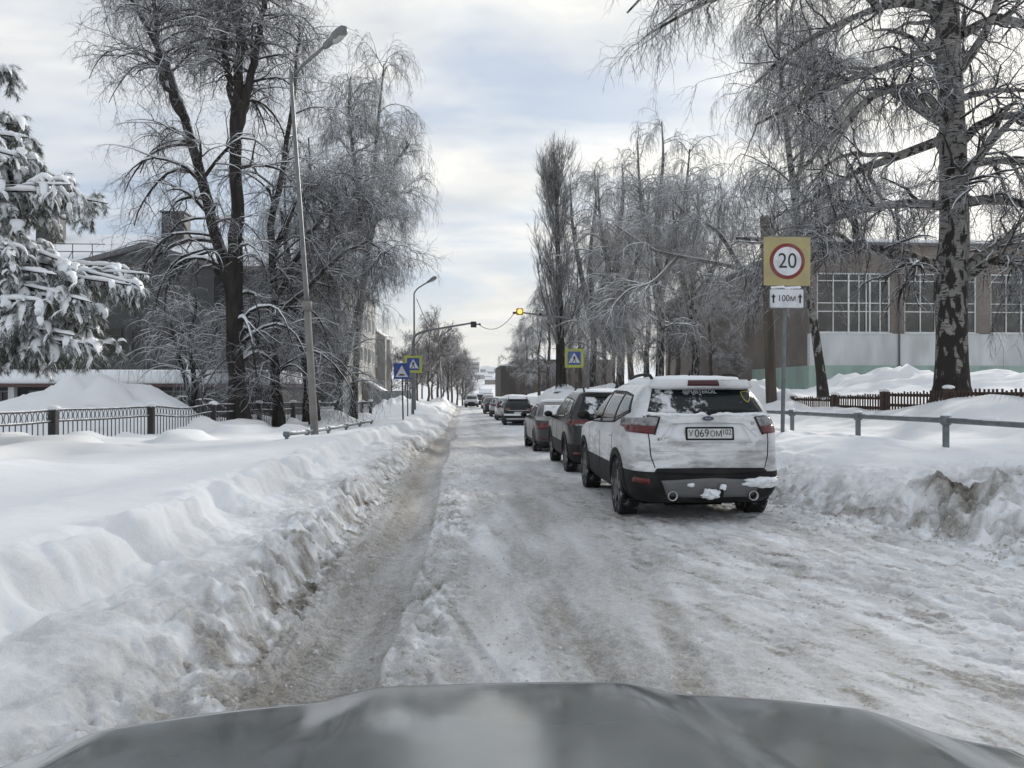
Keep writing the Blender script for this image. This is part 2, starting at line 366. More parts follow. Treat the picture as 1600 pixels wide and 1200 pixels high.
    for (xa, ya, xb, yb, w, dp) in ((-.50, 6.2, .10, 3.6, .10, .020), (-.36, 6.6, .30, 3.6, .035, .015), (.20, 12, .62, 3.5, .09, .018), (.36, 12, .80, 3.5, .09, .018), (1.9, 9.0, 1.15, 3.5, .10, .014), (2.3, 7.5, 3.9, 4.2, .12, .018), (2.6, 7.6, 4.3, 4.4, .10, .016), (3.9, 8.6, 4.9, 5.6, .10, .020)):
        f = np.clip((y - yb) / (ya - yb), -.2, 1.2); q = x - (xb + (xa - xb) * f); e = np.exp(-(q / w) ** 4) * (1 - sm((f - 1) / .2)) * sm((f + .2) / .2); TR = TR - dp * e + dp * .5 * np.exp(-((np.abs(q) - w * 1.2) / (w * .3)) ** 2) * (1 - sm((f - 1) / .2)); TD = TD + e * .30
    trd = (g(-.86, .085) + g(-.64, .085)) * rt * (1 - sm((y - 7.5) / 3)) + .6 * np.exp(-((xr - .76) / .10) ** 2) * (1 - sm((y - 6.5) / 3)); hroad = hroad + .011 * trd * np.sin(y * 2 * math.pi / .055 + 26 * np.abs((xr + .86) % .22 - .11)); hroad = hroad - .045 * rt + .022 * lip * (1 - sm((y - 14) / 10)) + TR
    isl = sm(sl / 0.12); isr = sm(sr / 0.12)
    # clods: ploughed crumbs at the bank foot, between the tracks and on the dirty block
    cm = np.where(sl > -.14, sm((sl + .14) / .16) * np.exp(-np.clip(sl - .24, 0, 9) / .24), 0) + 0.95 * np.exp(-((xw + .26) / .20) ** 2) * (1 - .75 * sm((y - 9) / 6)) * (sl < 0) + .45 * g(.25, .22) * sm((fbm(x * .8, y * .5, 2, 93) + .1) / .4) * (sl < 0) + np.where(sr > -.35, sm((sr + .35) / .4) * np.exp(-np.clip(sr - .35, 0, 9) / .35), 0) * .9
    cm = np.clip(cm * (.75 + .6 * fbm(x * 1.4, y * 1.4, 2, 161)) + .05 * chunk0 * (sr > .1), 0, 1) * (1 - sm((y - 22) / 14)) * (y > 2.0) * (rt < .8)
    k = np.nonzero(cm > .03)[0] if cm.ndim else []
    clod = np.zeros_like(x)
    if len(k):
        xx, yy = x[k] + .03 * fbm(x[k] * 9, y[k] * 9, 2, 165), y[k] + .03 * fbm(x[k] * 9 + 40, y[k] * 9, 2, 166)
        clod[k] = (cm[k] + .9 * chunk0[k] * (sr[k] > .1)) * (.062 * worley(xx * 7, yy * 7, 171) + .050 * worley(xx * 14, yy * 14, 181) + .028 * worley(xx * 30, yy * 30, 191) - .035)
    k = np.nonzero((x > -1.3) & (x < 7) & (y > 2.2) & (y < 13))[0]
    if len(k):
        pt = sm((fbm(x[k] * 1.7, y[k] * .9, 3, 251) + .28) / .5) * (1 - sm((y[k] - 8) / 5)) * (1 - .55 * rt[k]) * (sl[k] < .1) * (sr[k] < .2)
        clod[k] += pt * (.020 * worley(x[k] * 17, y[k] * 13, 253) + .013 * worley(x[k] * 34, y[k] * 28, 255) - .006)
    z = zr + clod + np.where(sl > 0, hl, 0) + np.where(sr > 0, hr, 0) + hroad * (1 - isl) * (1 - isr)
    if True:
        for (px, d, h, sx, sy, lp) in MOUNDS:
            c = P(px, HY, d); q = ((x - c[0]) / sx) ** 2 + ((y - c[1]) / sy) ** 2
            e = np.exp(-q)
            msk = sm((sl - 0.5) / 1.0) if c[0] < 0 else sm((sr - 0.3) / 1.0)
            z = z + msk * h * e * (1 + lp * 1.1 * fbm(x * 1.6, y * 1.6, 4, int(px)) + lp * 0.7 * (ridged(x * 2.2, y * 2.2, 2, int(px) + 3) - .5) + (lp > .22) * (.38 * (worley(x * 2.1, y * 2.1, int(px) + 5) - .4) + .22 * (worley(x * 4.5, y * 4.5, int(px) + 6) - .4)))
    # rolling hills far away
    far = sm((y - 300) / 500) * np.clip(np.abs(x) / 300, 0, 1)
    z = z + far * 14 * fbm(x * 0.004, y * 0.004, 3, 111) 
    z = z + 0.06 * np.clip(np.abs(x) - 60, 0, 400) * sm((y - 150) / 400) * 0.25
    if not full: return z
    n1 = fbm(x * 2.2, y * 0.5, 4, 121); n2 = fbm(x * 0.6, y * 0.12, 3, 123)
    dr = 0.47 + 0.12 * g(-0.78, 0.30) + 0.12 * g(0.74, 0.25) + 0.26 * g(-1.1, 0.25) + 0.06 * g(1.35, 0.3) + 0.20 * n1 + 0.22 * n2 - 0.13 * g(0.25, 0.28) * sm((n2 + .3) / .5) - 0.10 * sm((xr - 2.2) / 1)
    dr = dr + 0.26 * (fbm(x * 6, y * 1.3, 4, 141)) * (1 - .6 * sm((y - 15) / 20)); ss, tt = x * .89 + y * .45, y * .89 - x * .45
    dr = dr + .20 * rt + TD * (.35 + .7 * fbm(x * 7, y * 3, 3, 241)) + (.42 * sm((fbm(ss * 11, tt * 3.2, 5, 151, .7) - .18) / .3) + .25 * fbm(ss * 14, tt * 4, 3, 153)) * sm((xr - .9) / .8) * (1 - sm((y - 20) / 15)) - .16 * sm((xr - 1.3) / .5)
    dr = dr - 0.12 * sm((y - 30) / 40)
    foot_l = np.exp(-np.clip(sl, 0, 9) / 0.34) * (0.60 + 0.35 * n1 + 0.9 * fbm(x * 8, y * 8, 4, 143)) * (1 - 0.3 * sm((y - 25) / 30)); foot_l = foot_l + slope_l * 0.26 * (0.45 + fbm(x * 2.4, y * 2.4, 3, 131))
    foot_r = np.exp(-np.clip(sr, 0, 9) / 0.30) * (0.34 + 0.30 * n1 + .9 * fbm(x * 5, y * 5, 4, 145)) + chunk * sm(sr / 0.1) * (1 - sm((sr - 1.1) / 0.5)) * (0.95 + 1.9 * fbm(x * 2.4, y * 2.4, 5, 75, .6)) + slope_r * 0.10 * (0.5 + fbm(x * 2.4, y * 2.4, 3, 133))
    dirt = np.where(sl > 0, foot_l, np.where(sr > 0, foot_r, dr))
    tread = (g(-0.80, 0.085) + g(-0.60, 0.07) * 0.7 + 0.5 * g(0.72, 0.11)) * (1 - sm((y - 9) / 8)) * (sl < 0)
    dirt = dirt + cm * (.10 + .95 * fbm(x * 11, y * 11, 3, 231))
    return z, np.clip(dirt, 0, 1.8), tread
def H(x, y): return float(terrain(np.array([x]), np.array([y]))[0])

def build_ground():
    def outward(step, grow, lim):
        o = []; t = 0
        while t < lim: step = min(step * grow, 60); t += step; o.append(t)
        return np.array(o)
    def block(core, step, grow, ys):
        xs = np.concatenate([core[0] - outward(step, grow, 900)[::-1], core, core[-1] + outward(step, grow, 900)])
        X, Y = np.meshgrid(xs, ys); Z, D, T = terrain(X.ravel(), Y.ravel(), True); return xs, ys, np.stack([X.ravel(), Y.ravel(), Z], 1), D, T
    def rows(y0, y1, smin, rel):
        o = [y0]
        while o[-1] < y1: o.append(o[-1] + max(smin, rel * o[-1]))
        return o
    SPL, SPR = -1.1, 4.2
    fine = np.concatenate([np.arange(-3.6, -2.3, .03), np.arange(-2.3, .75, .0115), np.arange(.75, SPR, .022), np.arange(SPR, 7.2, .02)]); near = block(np.sort(np.concatenate([fine, [SPL]])), .03, 1.06, np.array(list(np.arange(-14, 2.3, .45)) + rows(2.5, 11.5, .0115, .0022)))
    coarse = np.sort(np.concatenate([np.arange(-3.6, 7.2, .036), [SPL, SPR]])); far = block(coarse, .036, 1.04, np.array(rows(float(near[1][-3]), 1500, .02, .0055)))
    acc = {'L': [], 'M': [], 'R': []}
    for xs, ys, V, D, T in (near, far):
        nx, ny = len(xs), len(ys); iL = int(np.argmin(np.abs(xs - SPL))); iR = int(np.argmin(np.abs(xs - SPR)))
        for key, a, b in (('L', 0, iL), ('M', iL, iR), ('R', iR, nx - 1)):
            idx = (np.arange(ny)[:, None] * nx + np.arange(a, b + 1)[None, :]); m = b - a + 1; q = np.arange(ny * m).reshape(ny, m)
            acc[key].append((V[idx.ravel()], np.stack([q[:-1, :-1].ravel(), q[:-1, 1:].ravel(), q[1:, 1:].ravel(), q[1:, :-1].ravel()], 1), D[idx.ravel()], T[idx.ravel()]))
    for key, name in (('L', 'snow_ground'), ('M', 'road'), ('R', 'snow_ground')):
        A, B = acc[key]; v = np.concatenate([A[0], B[0]]); f = np.concatenate([A[1], B[1] + len(A[0])])
        o = mesh_obj(name, v, f, M_snow, smooth=True); o['kind'] = 'structure'
        for an, k in (('dirt', 2), ('tread', 3)):
            at = o.data.attributes.new(an, 'FLOAT', 'POINT'); at.data.foreach_set('value', np.concatenate([A[k], B[k]]).astype(np.float32))
build_ground()

def build_clods():
    g = np.random.default_rng(3); import bmesh
    protos = []
    for k in range(6):
        bm = bmesh.new(); bmesh.ops.create_icosphere(bm, subdivisions=2, radius=1)
        for v in bm.verts: v.co *= (1 + g.uniform(-.16, .16)) * (1 + 0.7 * float(fbm(np.array([v.co.x * 1.6 + k * 7]), np.array([v.co.y * 1.6 + v.co.z * 2.1]), 3, k)[0]))
        bm.verts.index_update(); protos.append((np.array([v.co[:] for v in bm.verts]), np.array([[v.index for v in f.verts] for f in bm.faces]))); bm.free()
    pos = []
    def scatter(n, fx, y0, y1, s0, s1):
        yy = y0 + (y1 - y0) * g.random(n) ** 1.6
        for y in yy: pos.append((fx(y), y, s0 * (s1 / s0) ** (g.random() ** 2.2)))
    scatter(900, lambda y: float(left_edge(np.array([y]))[0]) + g.normal(0.02, 0.14), 2.6, 26, 0.005, 0.022)
    scatter(900, lambda y: -0.30 + g.normal(0, 0.16), 2.6, 20, 0.004, 0.016)
    scatter(700, lambda y: 0.32 + g.normal(0, 0.28), 3, 20, 0.004, 0.014)
    scatter(700, lambda y: g.uniform(0.9, 5), 3, 16, 0.004, 0.013)
    scatter(900, lambda y: float(right_edge(np.array([y]))[0]) + g.normal(-0.05, 0.28), 5, 14, 0.006, 0.026)
    pos = np.array(pos); z = terrain(pos[:, 0], pos[:, 1])
    Vs, Fs, b = [], [], 0
    for i, (x, y, s) in enumerate(pos):
        V, Fc = protos[i % 6]; e = np.array(Euler(g.uniform(0, 6.28, 3)).to_matrix()); sc = s * g.uniform(0.55, 1.3, 3)
        Vs.append((V * sc) @ e.T + (x, y, z[i] + s * 0.12)); Fs.append(Fc + b); b += len(V)
    o = mesh_obj('snow_clods', np.concatenate(Vs), np.concatenate(Fs), M_clod)
    tag(o, 'loose dirty snow clods crumbled along the road edge and wheel tracks', 'snow clods', kind='stuff')
build_clods()

# ------------------------------------------------------------------ trees
M_bark = mat('dark_bark', (0.018, 0.016, 0.015), (0.042, 0.037, 0.034), scale=6, rough=0.9, bump=0.8, bscale=16, snow=0.30, spec=0.15, stretch=(1, 1, 0.25))
M_twig = mat('snowy_twig', (0.034, 0.031, 0.031), (0.075, 0.069, 0.069), scale=2, rough=0.9, snow=0.42, spec=0.1)
M_frost = mat('frosted_twig', (0.10, 0.095, 0.09), (0.24, 0.235, 0.23), scale=1.2, rough=0.9, snow=0.25, spec=0.1)
M_farwood = mat('far_bark', (0.075, 0.062, 0.052), (0.13, 0.112, 0.10), scale=1.2, rough=0.9, snow=0.62, spec=0.1)
def birch_mat(name, patch):
    m = mat(name, (0.17, 0.166, 0.16), (0.27, 0.265, 0.26), scale=3, rough=0.8, bump=0.5, bscale=20, spec=0.2)
    nt = m.node_tree; L = nt.links.new; b = nt.nodes['Principled BSDF']; tc = [n for n in nt.nodes if n.type == 'TEX_COORD'][0]
    src = b.inputs['Base Color'].links[0].from_socket
    def nz(sc, st, det, lo, hi):
        mp = nt.nodes.new('ShaderNodeMapping'); L(tc.outputs['Object'], mp.inputs[0]); mp.inputs['Scale'].default_value = st
        n = nt.nodes.new('ShaderNodeTexNoise'); n.inputs['Scale'].default_value = sc; n.inputs['Detail'].default_value = det; L(mp.outputs[0], n.inputs['Vector'])
        r = nt.nodes.new('ShaderNodeMapRange'); L(n.outputs[0], r.inputs[0]); r.inputs[1].default_value = lo; r.inputs[2].default_value = hi; return r.outputs[0]
    lent = nz(5, (1, 1, 5), 4, 0.56, 0.62)              # dashes across the bark
    sp = nt.nodes.new('ShaderNodeSeparateXYZ'); L(tc.outputs['Object'], sp.inputs[0])
    base = nt.nodes.new('ShaderNodeMapRange'); L(sp.outputs[2], base.inputs[0]); base.inputs[1].default_value = 4.2; base.inputs[2].default_value = 0.5; base.inputs[3].default_value = 0.0; base.inputs[4].default_value = 0.17
    f = nz(5, (1.3, 1.3, 0.5), 6, 0, 1)
    a = nt.nodes.new('ShaderNodeMath'); a.operation = 'ADD'; L(f, a.inputs[0]); L(base.outputs[0], a.inputs[1])
    r = nt.nodes.new('ShaderNodeMapRange'); L(a.outputs[0], r.inputs[0]); r.inputs[1].default_value = patch; r.inputs[2].default_value = patch + 0.05
    mxm = nt.nodes.new('ShaderNodeMath'); mxm.operation = 'MAXIMUM'; L(lent, mxm.inputs[0]); L(r.outputs[0], mxm.inputs[1])
    mx = nt.nodes.new('ShaderNodeMixRGB'); L(mxm.outputs[0], mx.inputs[0]); L(src, mx.inputs[1]); mx.inputs[2].default_value = (0.028, 0.025, 0.023, 1)
    L(mx.outputs[0], b.inputs['Base Color'])
    return m
M_birch = birch_mat('birch_bark', 0.545)

def unit(v): return v / (np.linalg.norm(v, axis=-1, keepdims=True) + 1e-9)
def resample(p, n):
    p = np.asarray(p, float)
    # Catmull-Rom through the joints, then equal arc steps
    q = np.vstack([2 * p[0] - p[1], p, 2 * p[-1] - p[-2]]); out = []
    for i in range(1, len(q) - 2):
        t = np.linspace(0, 1, 12, endpoint=False)[:, None]
        out.append(0.5 * ((2 * q[i]) + (-q[i - 1] + q[i + 1]) * t + (2 * q[i - 1] - 5 * q[i] + 4 * q[i + 1] - q[i + 2]) * t ** 2 + (-q[i - 1] + 3 * q[i] - 3 * q[i + 1] + q[i + 2]) * t ** 3))
    out = np.vstack(out + [q[-2][None]])
    s = np.concatenate([[0], np.cumsum(np.linalg.norm(np.diff(out[:, :3], axis=0), axis=1))])
    t = np.linspace(0, s[-1], n)
    return np.stack([np.interp(t, s, out[:, k]) for k in range(out.shape[1])], 1)
def spawn(g, par, prad, per, L0, L1, a0, a1, grav, wig, npts, rr, rmin, tmin=0.15, tmax=1.0, short=0.6, up=0.0, lenpow=0):
    N, Pn, _ = par.shape; idx = np.repeat(np.arange(N), per); n = len(idx)
    t = g.uniform(tmin, tmax, n); ft = t * (Pn - 1.001); i = ft.astype(int); f = (ft - i)[:, None]
    pos = par[idx, i] * (1 - f) + par[idx, i + 1] * f; tan = unit(par[idx, i + 1] - par[idx, i])
    r0 = prad[idx, i] * (1 - f[:, 0]) + prad[idx, i + 1] * f[:, 0]
    per_v = unit(np.cross(tan, g.normal(size=(n, 3)))); a = np.radians(g.uniform(a0, a1, n))[:, None]
    d = unit(np.cos(a) * tan + np.sin(a) * per_v)
    d[:, 2] += up; d = unit(d)
    L = g.uniform(L0, L1, n) * (1 - short * t)
    seg = (L / (npts - 1))[:, None]; pts = [pos]
    for k in range(npts - 1):
        d = unit(d + wig * g.normal(size=(n, 3)) + np.array((0, 0, -1.0)) * (grav * (k + 1) / (npts - 1)))
        pts.append(pts[-1] + d * seg)
    r1 = np.maximum(r0 * rr, rmin); tp = np.linspace(1, 0.0, npts)[None, :]
    rad = np.maximum(r1[:, None] * (0.25 + 0.75 * tp), rmin * (0.45 + 0.55 * tp))
    return np.stack(pts, 1), rad
def tubes(pts, rad, k):
    N, Pn, _ = pts.shape
    t = unit(np.gradient(pts, axis=1)); 
    mean = unit(pts[:, -1] - pts[:, 0]); ref = np.where(np.abs(mean[:, 2:3]) < 0.8, np.array((0, 0, 1.0)), np.array((1.0, 0, 0)))[:, None, :]
    u = unit(np.cross(t, ref)); v = np.cross(t, u)
    a = np.arange(k) * 2 * math.pi / k + 0.5
    V = pts[:, :, None, :] + rad[:, :, None, None] * (np.cos(a)[None, None, :, None] * u[:, :, None, :] + np.sin(a)[None, None, :, None] * v[:, :, None, :])
    idx = np.arange(N * Pn * k).reshape(N, Pn, k); nx = np.roll(idx, -1, axis=2)
    Fc = np.stack([idx[:, :-1], nx[:, :-1], nx[:, 1:], idx[:, 1:]], -1).reshape(-1, 4)
    return V.reshape(-1, 3), Fc
def join(parts):
    Vs, Fs, b = [], [], 0
    for V, Fc in parts: Vs.append(V); Fs.append(Fc + b); b += len(V)
    return np.concatenate(Vs), np.concatenate(Fs)
def stem(joints, d, n=24, dd=None):
    """joints (px, py, radius px[, depth]) -> points and radii in the place"""
    a = np.array([list(P(j[0], j[1], j[3] if len(j) > 3 else d)) + [j[2] / F * (j[3] if len(j) > 3 else d)] for j in joints]); q = resample(a, n)
    return q[:, :3], np.maximum(q[:, 3], 0.01)
def tree_thing(name, label, group, base, trunk_parts, crown_parts, mt, mc, cat='tree', snow=()):
    t = thing(name, label, cat, base, 0, group); b = np.array(base)
    V, Fc = join(trunk_parts); mesh_obj('trunk', V - b, Fc, mt, t, True)
    V, Fc = join(crown_parts); mesh_obj('crown', V - b, Fc, mc, t, True)
    sp = []
    for pts, rad in snow:          # snow lying along the upper side of the boughs
        tn = unit(np.gradient(pts, axis=1)); hz = np.clip(1 - np.abs(tn[:, :, 2]) ** 2 * 1.3, .12, 1); g = np.random.default_rng(pts.shape[0])
        r = (rad * .85 + .006) * hz * g.uniform(.55, 1.25, rad.shape); c = pts.copy(); c[:, :, 2] += rad * .75 + r * .35; sp.append(tubes(c, r, 5))
    if sp:
        V, Fc = join(sp); mesh_obj('branch_snow', V - b, Fc, M_snowpad, t, True)
    return t
def roots(V_r):
    """flare the foot of a stem"""
    pts, rad = V_r; rad = rad * .88; s = np.exp(-(pts[:, 2] - pts[0, 2]) / 0.45); return pts, rad * (1 + 0.45 * s)

# --- two dark limes on the left
def lime(label, stems, d, seed, limbs, L, dens=1.0, mc=None, low=16):
    g = np.random.default_rng(seed); S = [stem(s, d) for s in stems]; S[0] = roots(S[0])
    par = np.stack([s[0] for s in S]); pr = np.stack([s[1] for s in S])
    jit = 0.03 * g.normal(size=par.shape); jit[:, 0] = 0; par = par + jit
    base = par[0, 0].copy(); base[2] = H(base[0], base[1]) - 0.1
    par[:, 0, 2] = np.minimum(par[:, 0, 2], np.where(par[:, 0, 2] < base[2] + 1, base[2], 99))
    tr = [tubes(par, pr, 12)]
    l1, r1 = spawn(g, par, pr, limbs, L[0], L[1], 45, 85, 0.42, 0.10, 9, 0.42, 0.025, 0.28, 1.0, 0.72, up=0.25)
    lw, lr = spawn(g, par[:1], pr[:1], low, 2.2, 5.5, 55, 95, 0.75, 0.12, 9, 0.30, 0.024, 0.10, 0.42, 0.2, up=0.35); l1 = np.concatenate([l1, lw]); r1 = np.concatenate([r1, lr])
    dy = l1[:, :, 1] - base[1]; l1[:, :, 1] = base[1] + np.where(dy < 0, dy * .55, dy)
    tr.append(tubes(l1, r1, 6))
    l2, r2 = spawn(g, l1, r1, int(9 * dens), 0.8, 2.8, 30, 75, 0.30, 0.22, 8, 0.5, 0.011, 0.12, 1.0, 0.35)
    l3, r3 = spawn(g, l2, r2, int(7 * dens), 0.3, 1.2, 30, 75, 0.22, 0.26, 5, 0.55, 0.0065, 0.1, 1.0, 0.2)
    l4, r4 = spawn(g, l3, r3, int(4 * dens), 0.12, 0.45, 30, 75, 0.10, 0.25, 3, 0.6, 0.0042, 0.15, 1.0, 0.1)
    return tree_thing('lime_tree', label, 'bare trees on the left', base, tr, [tubes(l2, r2, 4), tubes(l3, r3, 3), tubes(l4, r4, 3)], M_bark, mc or M_twig, snow=[(l1[:, 1:], r1[:, 1:]), (l2, r2)])
lime('big bare dark lime tree with two thick stems, behind the left fence',
     [[(374, 655, 16), (366, 520, 14), (358, 430, 12), (332, 345, 9.5), (312, 270, 9), (290, 190, 8), (262, 110, 6.5), (228, 40, 5), (190, -30, 4), (150, -90, 2)],
      [(366, 520, 13), (366, 430, 12), (370, 330, 10), (368, 230, 9), (372, 130, 7.5), (374, 30, 6), (370, -60, 4), (372, -160, 2)],
      [(371, 215, 7), (385, 150, 6.5), (402, 70, 5), (412, 10, 4), (430, -80, 2)],
      [(369, 180, 6), (352, 90, 5), (343, 20, 4), (330, -60, 2)],
      [(290, 190, 6), (250, 110, 5), (244, 40, 4), (240, -40, 2)]], 28, 11, 20, (2.6, 6.0))
lime('slender dark lime tree right of the big two-stemmed lime',
     [[(436, 655, 9), (428, 560, 8), (429, 450, 7), (424, 350, 6), (440, 270, 5), (452, 190, 4), (462, 110, 3), (470, 30, 1.5)],
      [(427, 400, 5), (455, 330, 4.5), (490, 290, 3.5), (530, 270, 2.5), (565, 280, 1.5)],
      [(429, 470, 5), (465, 400, 4), (505, 340, 3.5), (545, 310, 2.5), (590, 320, 1.5)],
      [(428, 500, 5), (480, 450, 4), (530, 400, 3), (575, 380, 2), (610, 400, 1.2)]], 30, 12, 20, (2.4, 5.2))

# --- birches with hanging twigs
def birch(label, stems, d, seed, limbs, L, extra=None, dens=1.0, mt=None, mc=None, group='birch trees', droop=1.0, tmin=0.35, k2=9, twig=1.0, name='birch_tree', alim=(35, 65), fine=4, wig=.15, snowy=True, short=.5):
    g = np.random.default_rng(seed); S = [stem(s, d) for s in stems]; S[0] = roots(S[0])
    par = np.stack([s[0] for s in S]); pr = np.stack([s[1] for s in S])
    base = par[0, 0].copy(); base[2] = H(base[0], base[1]) - 0.1; par[0, 0, 2] = base[2]
    tr = [tubes(par, pr, 16)]
    l1, r1 = spawn(g, par, pr, limbs, L[0], L[1], alim[0], alim[1], 0.25 * droop, wig * .8, 9, 0.36, 0.016 * twig, tmin, 1.0, short, up=0.1)
    if extra:
        E = [stem(e, d, 9) for e in extra]; ep = np.stack([e[0] for e in E]); er = np.stack([e[1] for e in E])
        xl, xr = spawn(g, ep, er, 4, 1.4, 3.4, 22, 55, 0.12, 0.2, 9, 0.6, 0.014, 0.2, 0.95, 0.4); l1 = np.concatenate([ep, xl, l1]); r1 = np.concatenate([er, xr, r1])
    tr.append(tubes(l1, r1, 7))
    l2, r2 = spawn(g, l1, r1, int(k2 * dens), 0.7, 2.2, 25, 65, 0.45 * droop, wig, 8, 0.45, 0.009 * twig, 0.12, 1.0, 0.3)
    l3, r3 = spawn(g, l2, r2, int(7 * dens), 0.4, 1.3, 25, 60, 1.1 * droop, wig, 6, 0.5, 0.0052 * twig, 0.1, 1.0, 0.2)
    l4, r4 = spawn(g, l3, r3, int(fine * dens), 0.15, 0.5, 25, 60, 0.8 * droop, 0.12, 4, 0.6, 0.0036 * twig, 0.1, 1.0, 0.1)
    return tree_thing(name, label, group, base, tr, [tubes(l2, r2, 4), tubes(l3, r3, 3), tubes(l4, r4, 3)], mt or M_birch, mc or M_frost, snow=[(l1[:, 1:], r1[:, 1:]), (l2, r2)] if snowy else [(l1[:, 1:], r1[:, 1:] * .45)])
birch('tall frosted birch with hanging twigs behind the dark lime trees',
      [[(552, 645, 6), (560, 520, 5.5), (572, 400, 5), (582, 290, 4), (592, 180, 2.6), (600, 100, 1.2)],
       [(570, 420, 4), (590, 330, 3), (615, 260, 2.2), (640, 225, 1.2)],
       [(576, 350, 3.5), (556, 260, 3), (545, 180, 2.2), (548, 120, 1.2)]], 38, 21, 16, (1.8, 4.2), group='bare trees on the left', dens=1.0, twig=1.5)
birch('leaning snow-plastered birch trunk close behind the left lamp post',
      [[(492, 645, 8), (484, 590, 7.5), (470, 530, 6.5), (455, 470, 5), (448, 400, 4), (440, 330, 2.5)],
       [(470, 530, 4), (440, 500, 3), (400, 500, 2), (370, 530, 1)]], 31, 22, 16, (1.5, 3.4), group='bare trees on the left', mt=M_bark)
birch('huge old birch with a thick black and white trunk beside the picket fence',
      [[(1487, 640, 27), (1487, 520, 25), (1485, 440, 27), (1491, 370, 24), (1490, 300, 23), (1488, 200, 21), (1482, 80, 20), (1478, -50, 18), (1475, -230, 12)]],
      18, 23, 20, (2.4, 4.8),
      extra=[[(1480, 425, 10), (1430, 404, 9, 17.6), (1360, 388, 7, 17), (1290, 385, 5, 16.8), (1220, 376, 4, 17), (1150, 372, 2, 17.5)],
             [(1480, 322, 8), (1410, 318, 7, 17.5), (1340, 330, 5, 17), (1290, 350, 3.5, 16.5), (1240, 390, 2, 16.5)],
             [(1480, 195, 9), (1430, 165, 8, 17.3), (1402, 138, 7, 17), (1360, 152, 6, 16.5), (1300, 215, 4, 16), (1230, 290, 2, 16)],
             [(1480, 215, 8), (1400, 245, 7, 18), (1340, 268, 5, 18), (1280, 305, 3.5, 18), (1210, 340, 2, 18)],
             [(1476, 60, 9), (1420, 92, 7, 17.5), (1350, 115, 5, 17), (1270, 150, 4, 16.5), (1180, 195, 2, 16.5)],
             [(1474, 20, 10), (1420, 2, 8, 17.5), (1350, 20, 5, 17), (1250, 70, 4, 16.5), (1180, 130, 2, 16.5)],
             [(1474, -30, 9), (1330, -70, 7, 17), (1200, -40, 5, 16.5), (1090, 10, 3, 16), (1010, 55, 1.6, 16)],
             [(1474, -60, 8), (1300, -120, 6, 18), (1150, -90, 4, 18), (1040, -40, 3, 18), (980, 20, 1.6, 18)],
             [(1500, 55, 8), (1560, 28, 7, 18.5), (1620, 45, 6, 19), (1700, 60, 4, 19.5), (1760, 90, 2, 20)],
             [(1500, 110, 8), (1545, 40, 6, 17.5), (1570, -40, 4, 17), (1600, -120, 2, 17)],
             [(1500, 225, 8), (1545, 186, 7, 17.6), (1620, 180, 5, 17.2), (1700, 190, 3, 17), (1760, 220, 2, 17)],
             [(1500, 262, 8), (1560, 250, 6, 18.4), (1640, 265, 4, 18.6), (1720, 300, 2, 19), (1760, 330, 1.5, 19)],
             [(1500, 318, 9), (1560, 312, 7, 17.5), (1640, 332, 5, 17), (1720, 370, 3, 17), (1760, 420, 1.5, 17)],
             [(1498, 425, 9), (1550, 390, 7, 18.3), (1610, 365, 5, 18.6), (1680, 360, 3, 19), (1750, 380, 1.5, 19)],
             [(1500, 445, 7), (1545, 410, 5, 17.5), (1590, 400, 4, 17), (1640, 420, 2, 17), (1660, 460, 1.2, 17)]],
      dens=1.0, k2=9, mc=M_twig, tmin=0.3, droop=0.38, wig=.24, fine=4, snowy=False)
birch('slim leaning birch with a snow-caked trunk behind the speed limit sign',
      [[(1287, 612, 8), (1278, 550, 7.5), (1268, 480, 7), (1256, 400, 6.5), (1243, 320, 6), (1232, 230, 5), (1222, 140, 3.5), (1215, 60, 2.5), (1212, -20, 1.5)],
       [(1243, 320, 4), (1255, 230, 3), (1262, 150, 2), (1258, 60, 1.2)]],
      27, 24, 20, (2.0, 4.2), dens=1.0, twig=1.2, droop=1.1)
for px, by, ty, d, sd, lab in ((300, 650, 455, 34, 71, 'small frosted tree left of the big lime, before the dark wall'), (478, 648, 215, 35, 72, 'frosted dense birch filling the gap right of the slender lime'), (530, 645, 330, 37, 73, 'low frosted birch at the corner of the dark building')):
    h = by - ty; q = 30 / d
    birch(lab, [[(px, by, 6 * q), (px + 3, by - h * .3, 5 * q), (px - 4, by - h * .6, 3.5 * q), (px + 6, by - h * .85, 2), (px + 4, ty, 1)], [(px, by - h * .12, 4.5), (px - 16, by - h * .4, 3.5), (px - 30, by - h * .65, 2), (px - 34, by - h * .85, 1)], [(px + 2, by - h * .15, 4.5), (px + 22, by - h * .42, 3.5), (px + 36, by - h * .65, 2), (px + 42, by - h * .82, 1)]],
          d, sd, 16, (1.6, 3.8), twig=1.3, tmin=.08, k2=8, dens=.9 if px > 400 else .62, group='bare trees on the left', mt=M_bark, alim=(40, 80), droop=.9)
# a low birch bough that reaches across the sky above the parked cars
birch('crooked low birch with a long bough reaching over the parked cars',
      [[(1203, 615, 5), (1203, 540, 5), (1201, 470, 4.5), (1188, 432, 4.2), (1135, 414, 4), (1060, 400, 3.5), (1020, 390, 3), (985, 368, 2.5), (960, 350, 1.2)],
       [(1160, 422, 4), (1120, 360, 3), (1080, 340, 2), (1040, 300, 1.2)],
       [(1200, 450, 4), (1205, 380, 3), (1210, 320, 2), (1220, 260, 1.2)],
       [(1060, 400, 3.5), (1020, 440, 2.5), (980, 455, 2), (940, 500, 1)]], 30, 25, 16, (1.4, 3.4), tmin=0.3, twig=1.1, mt=M_frost)
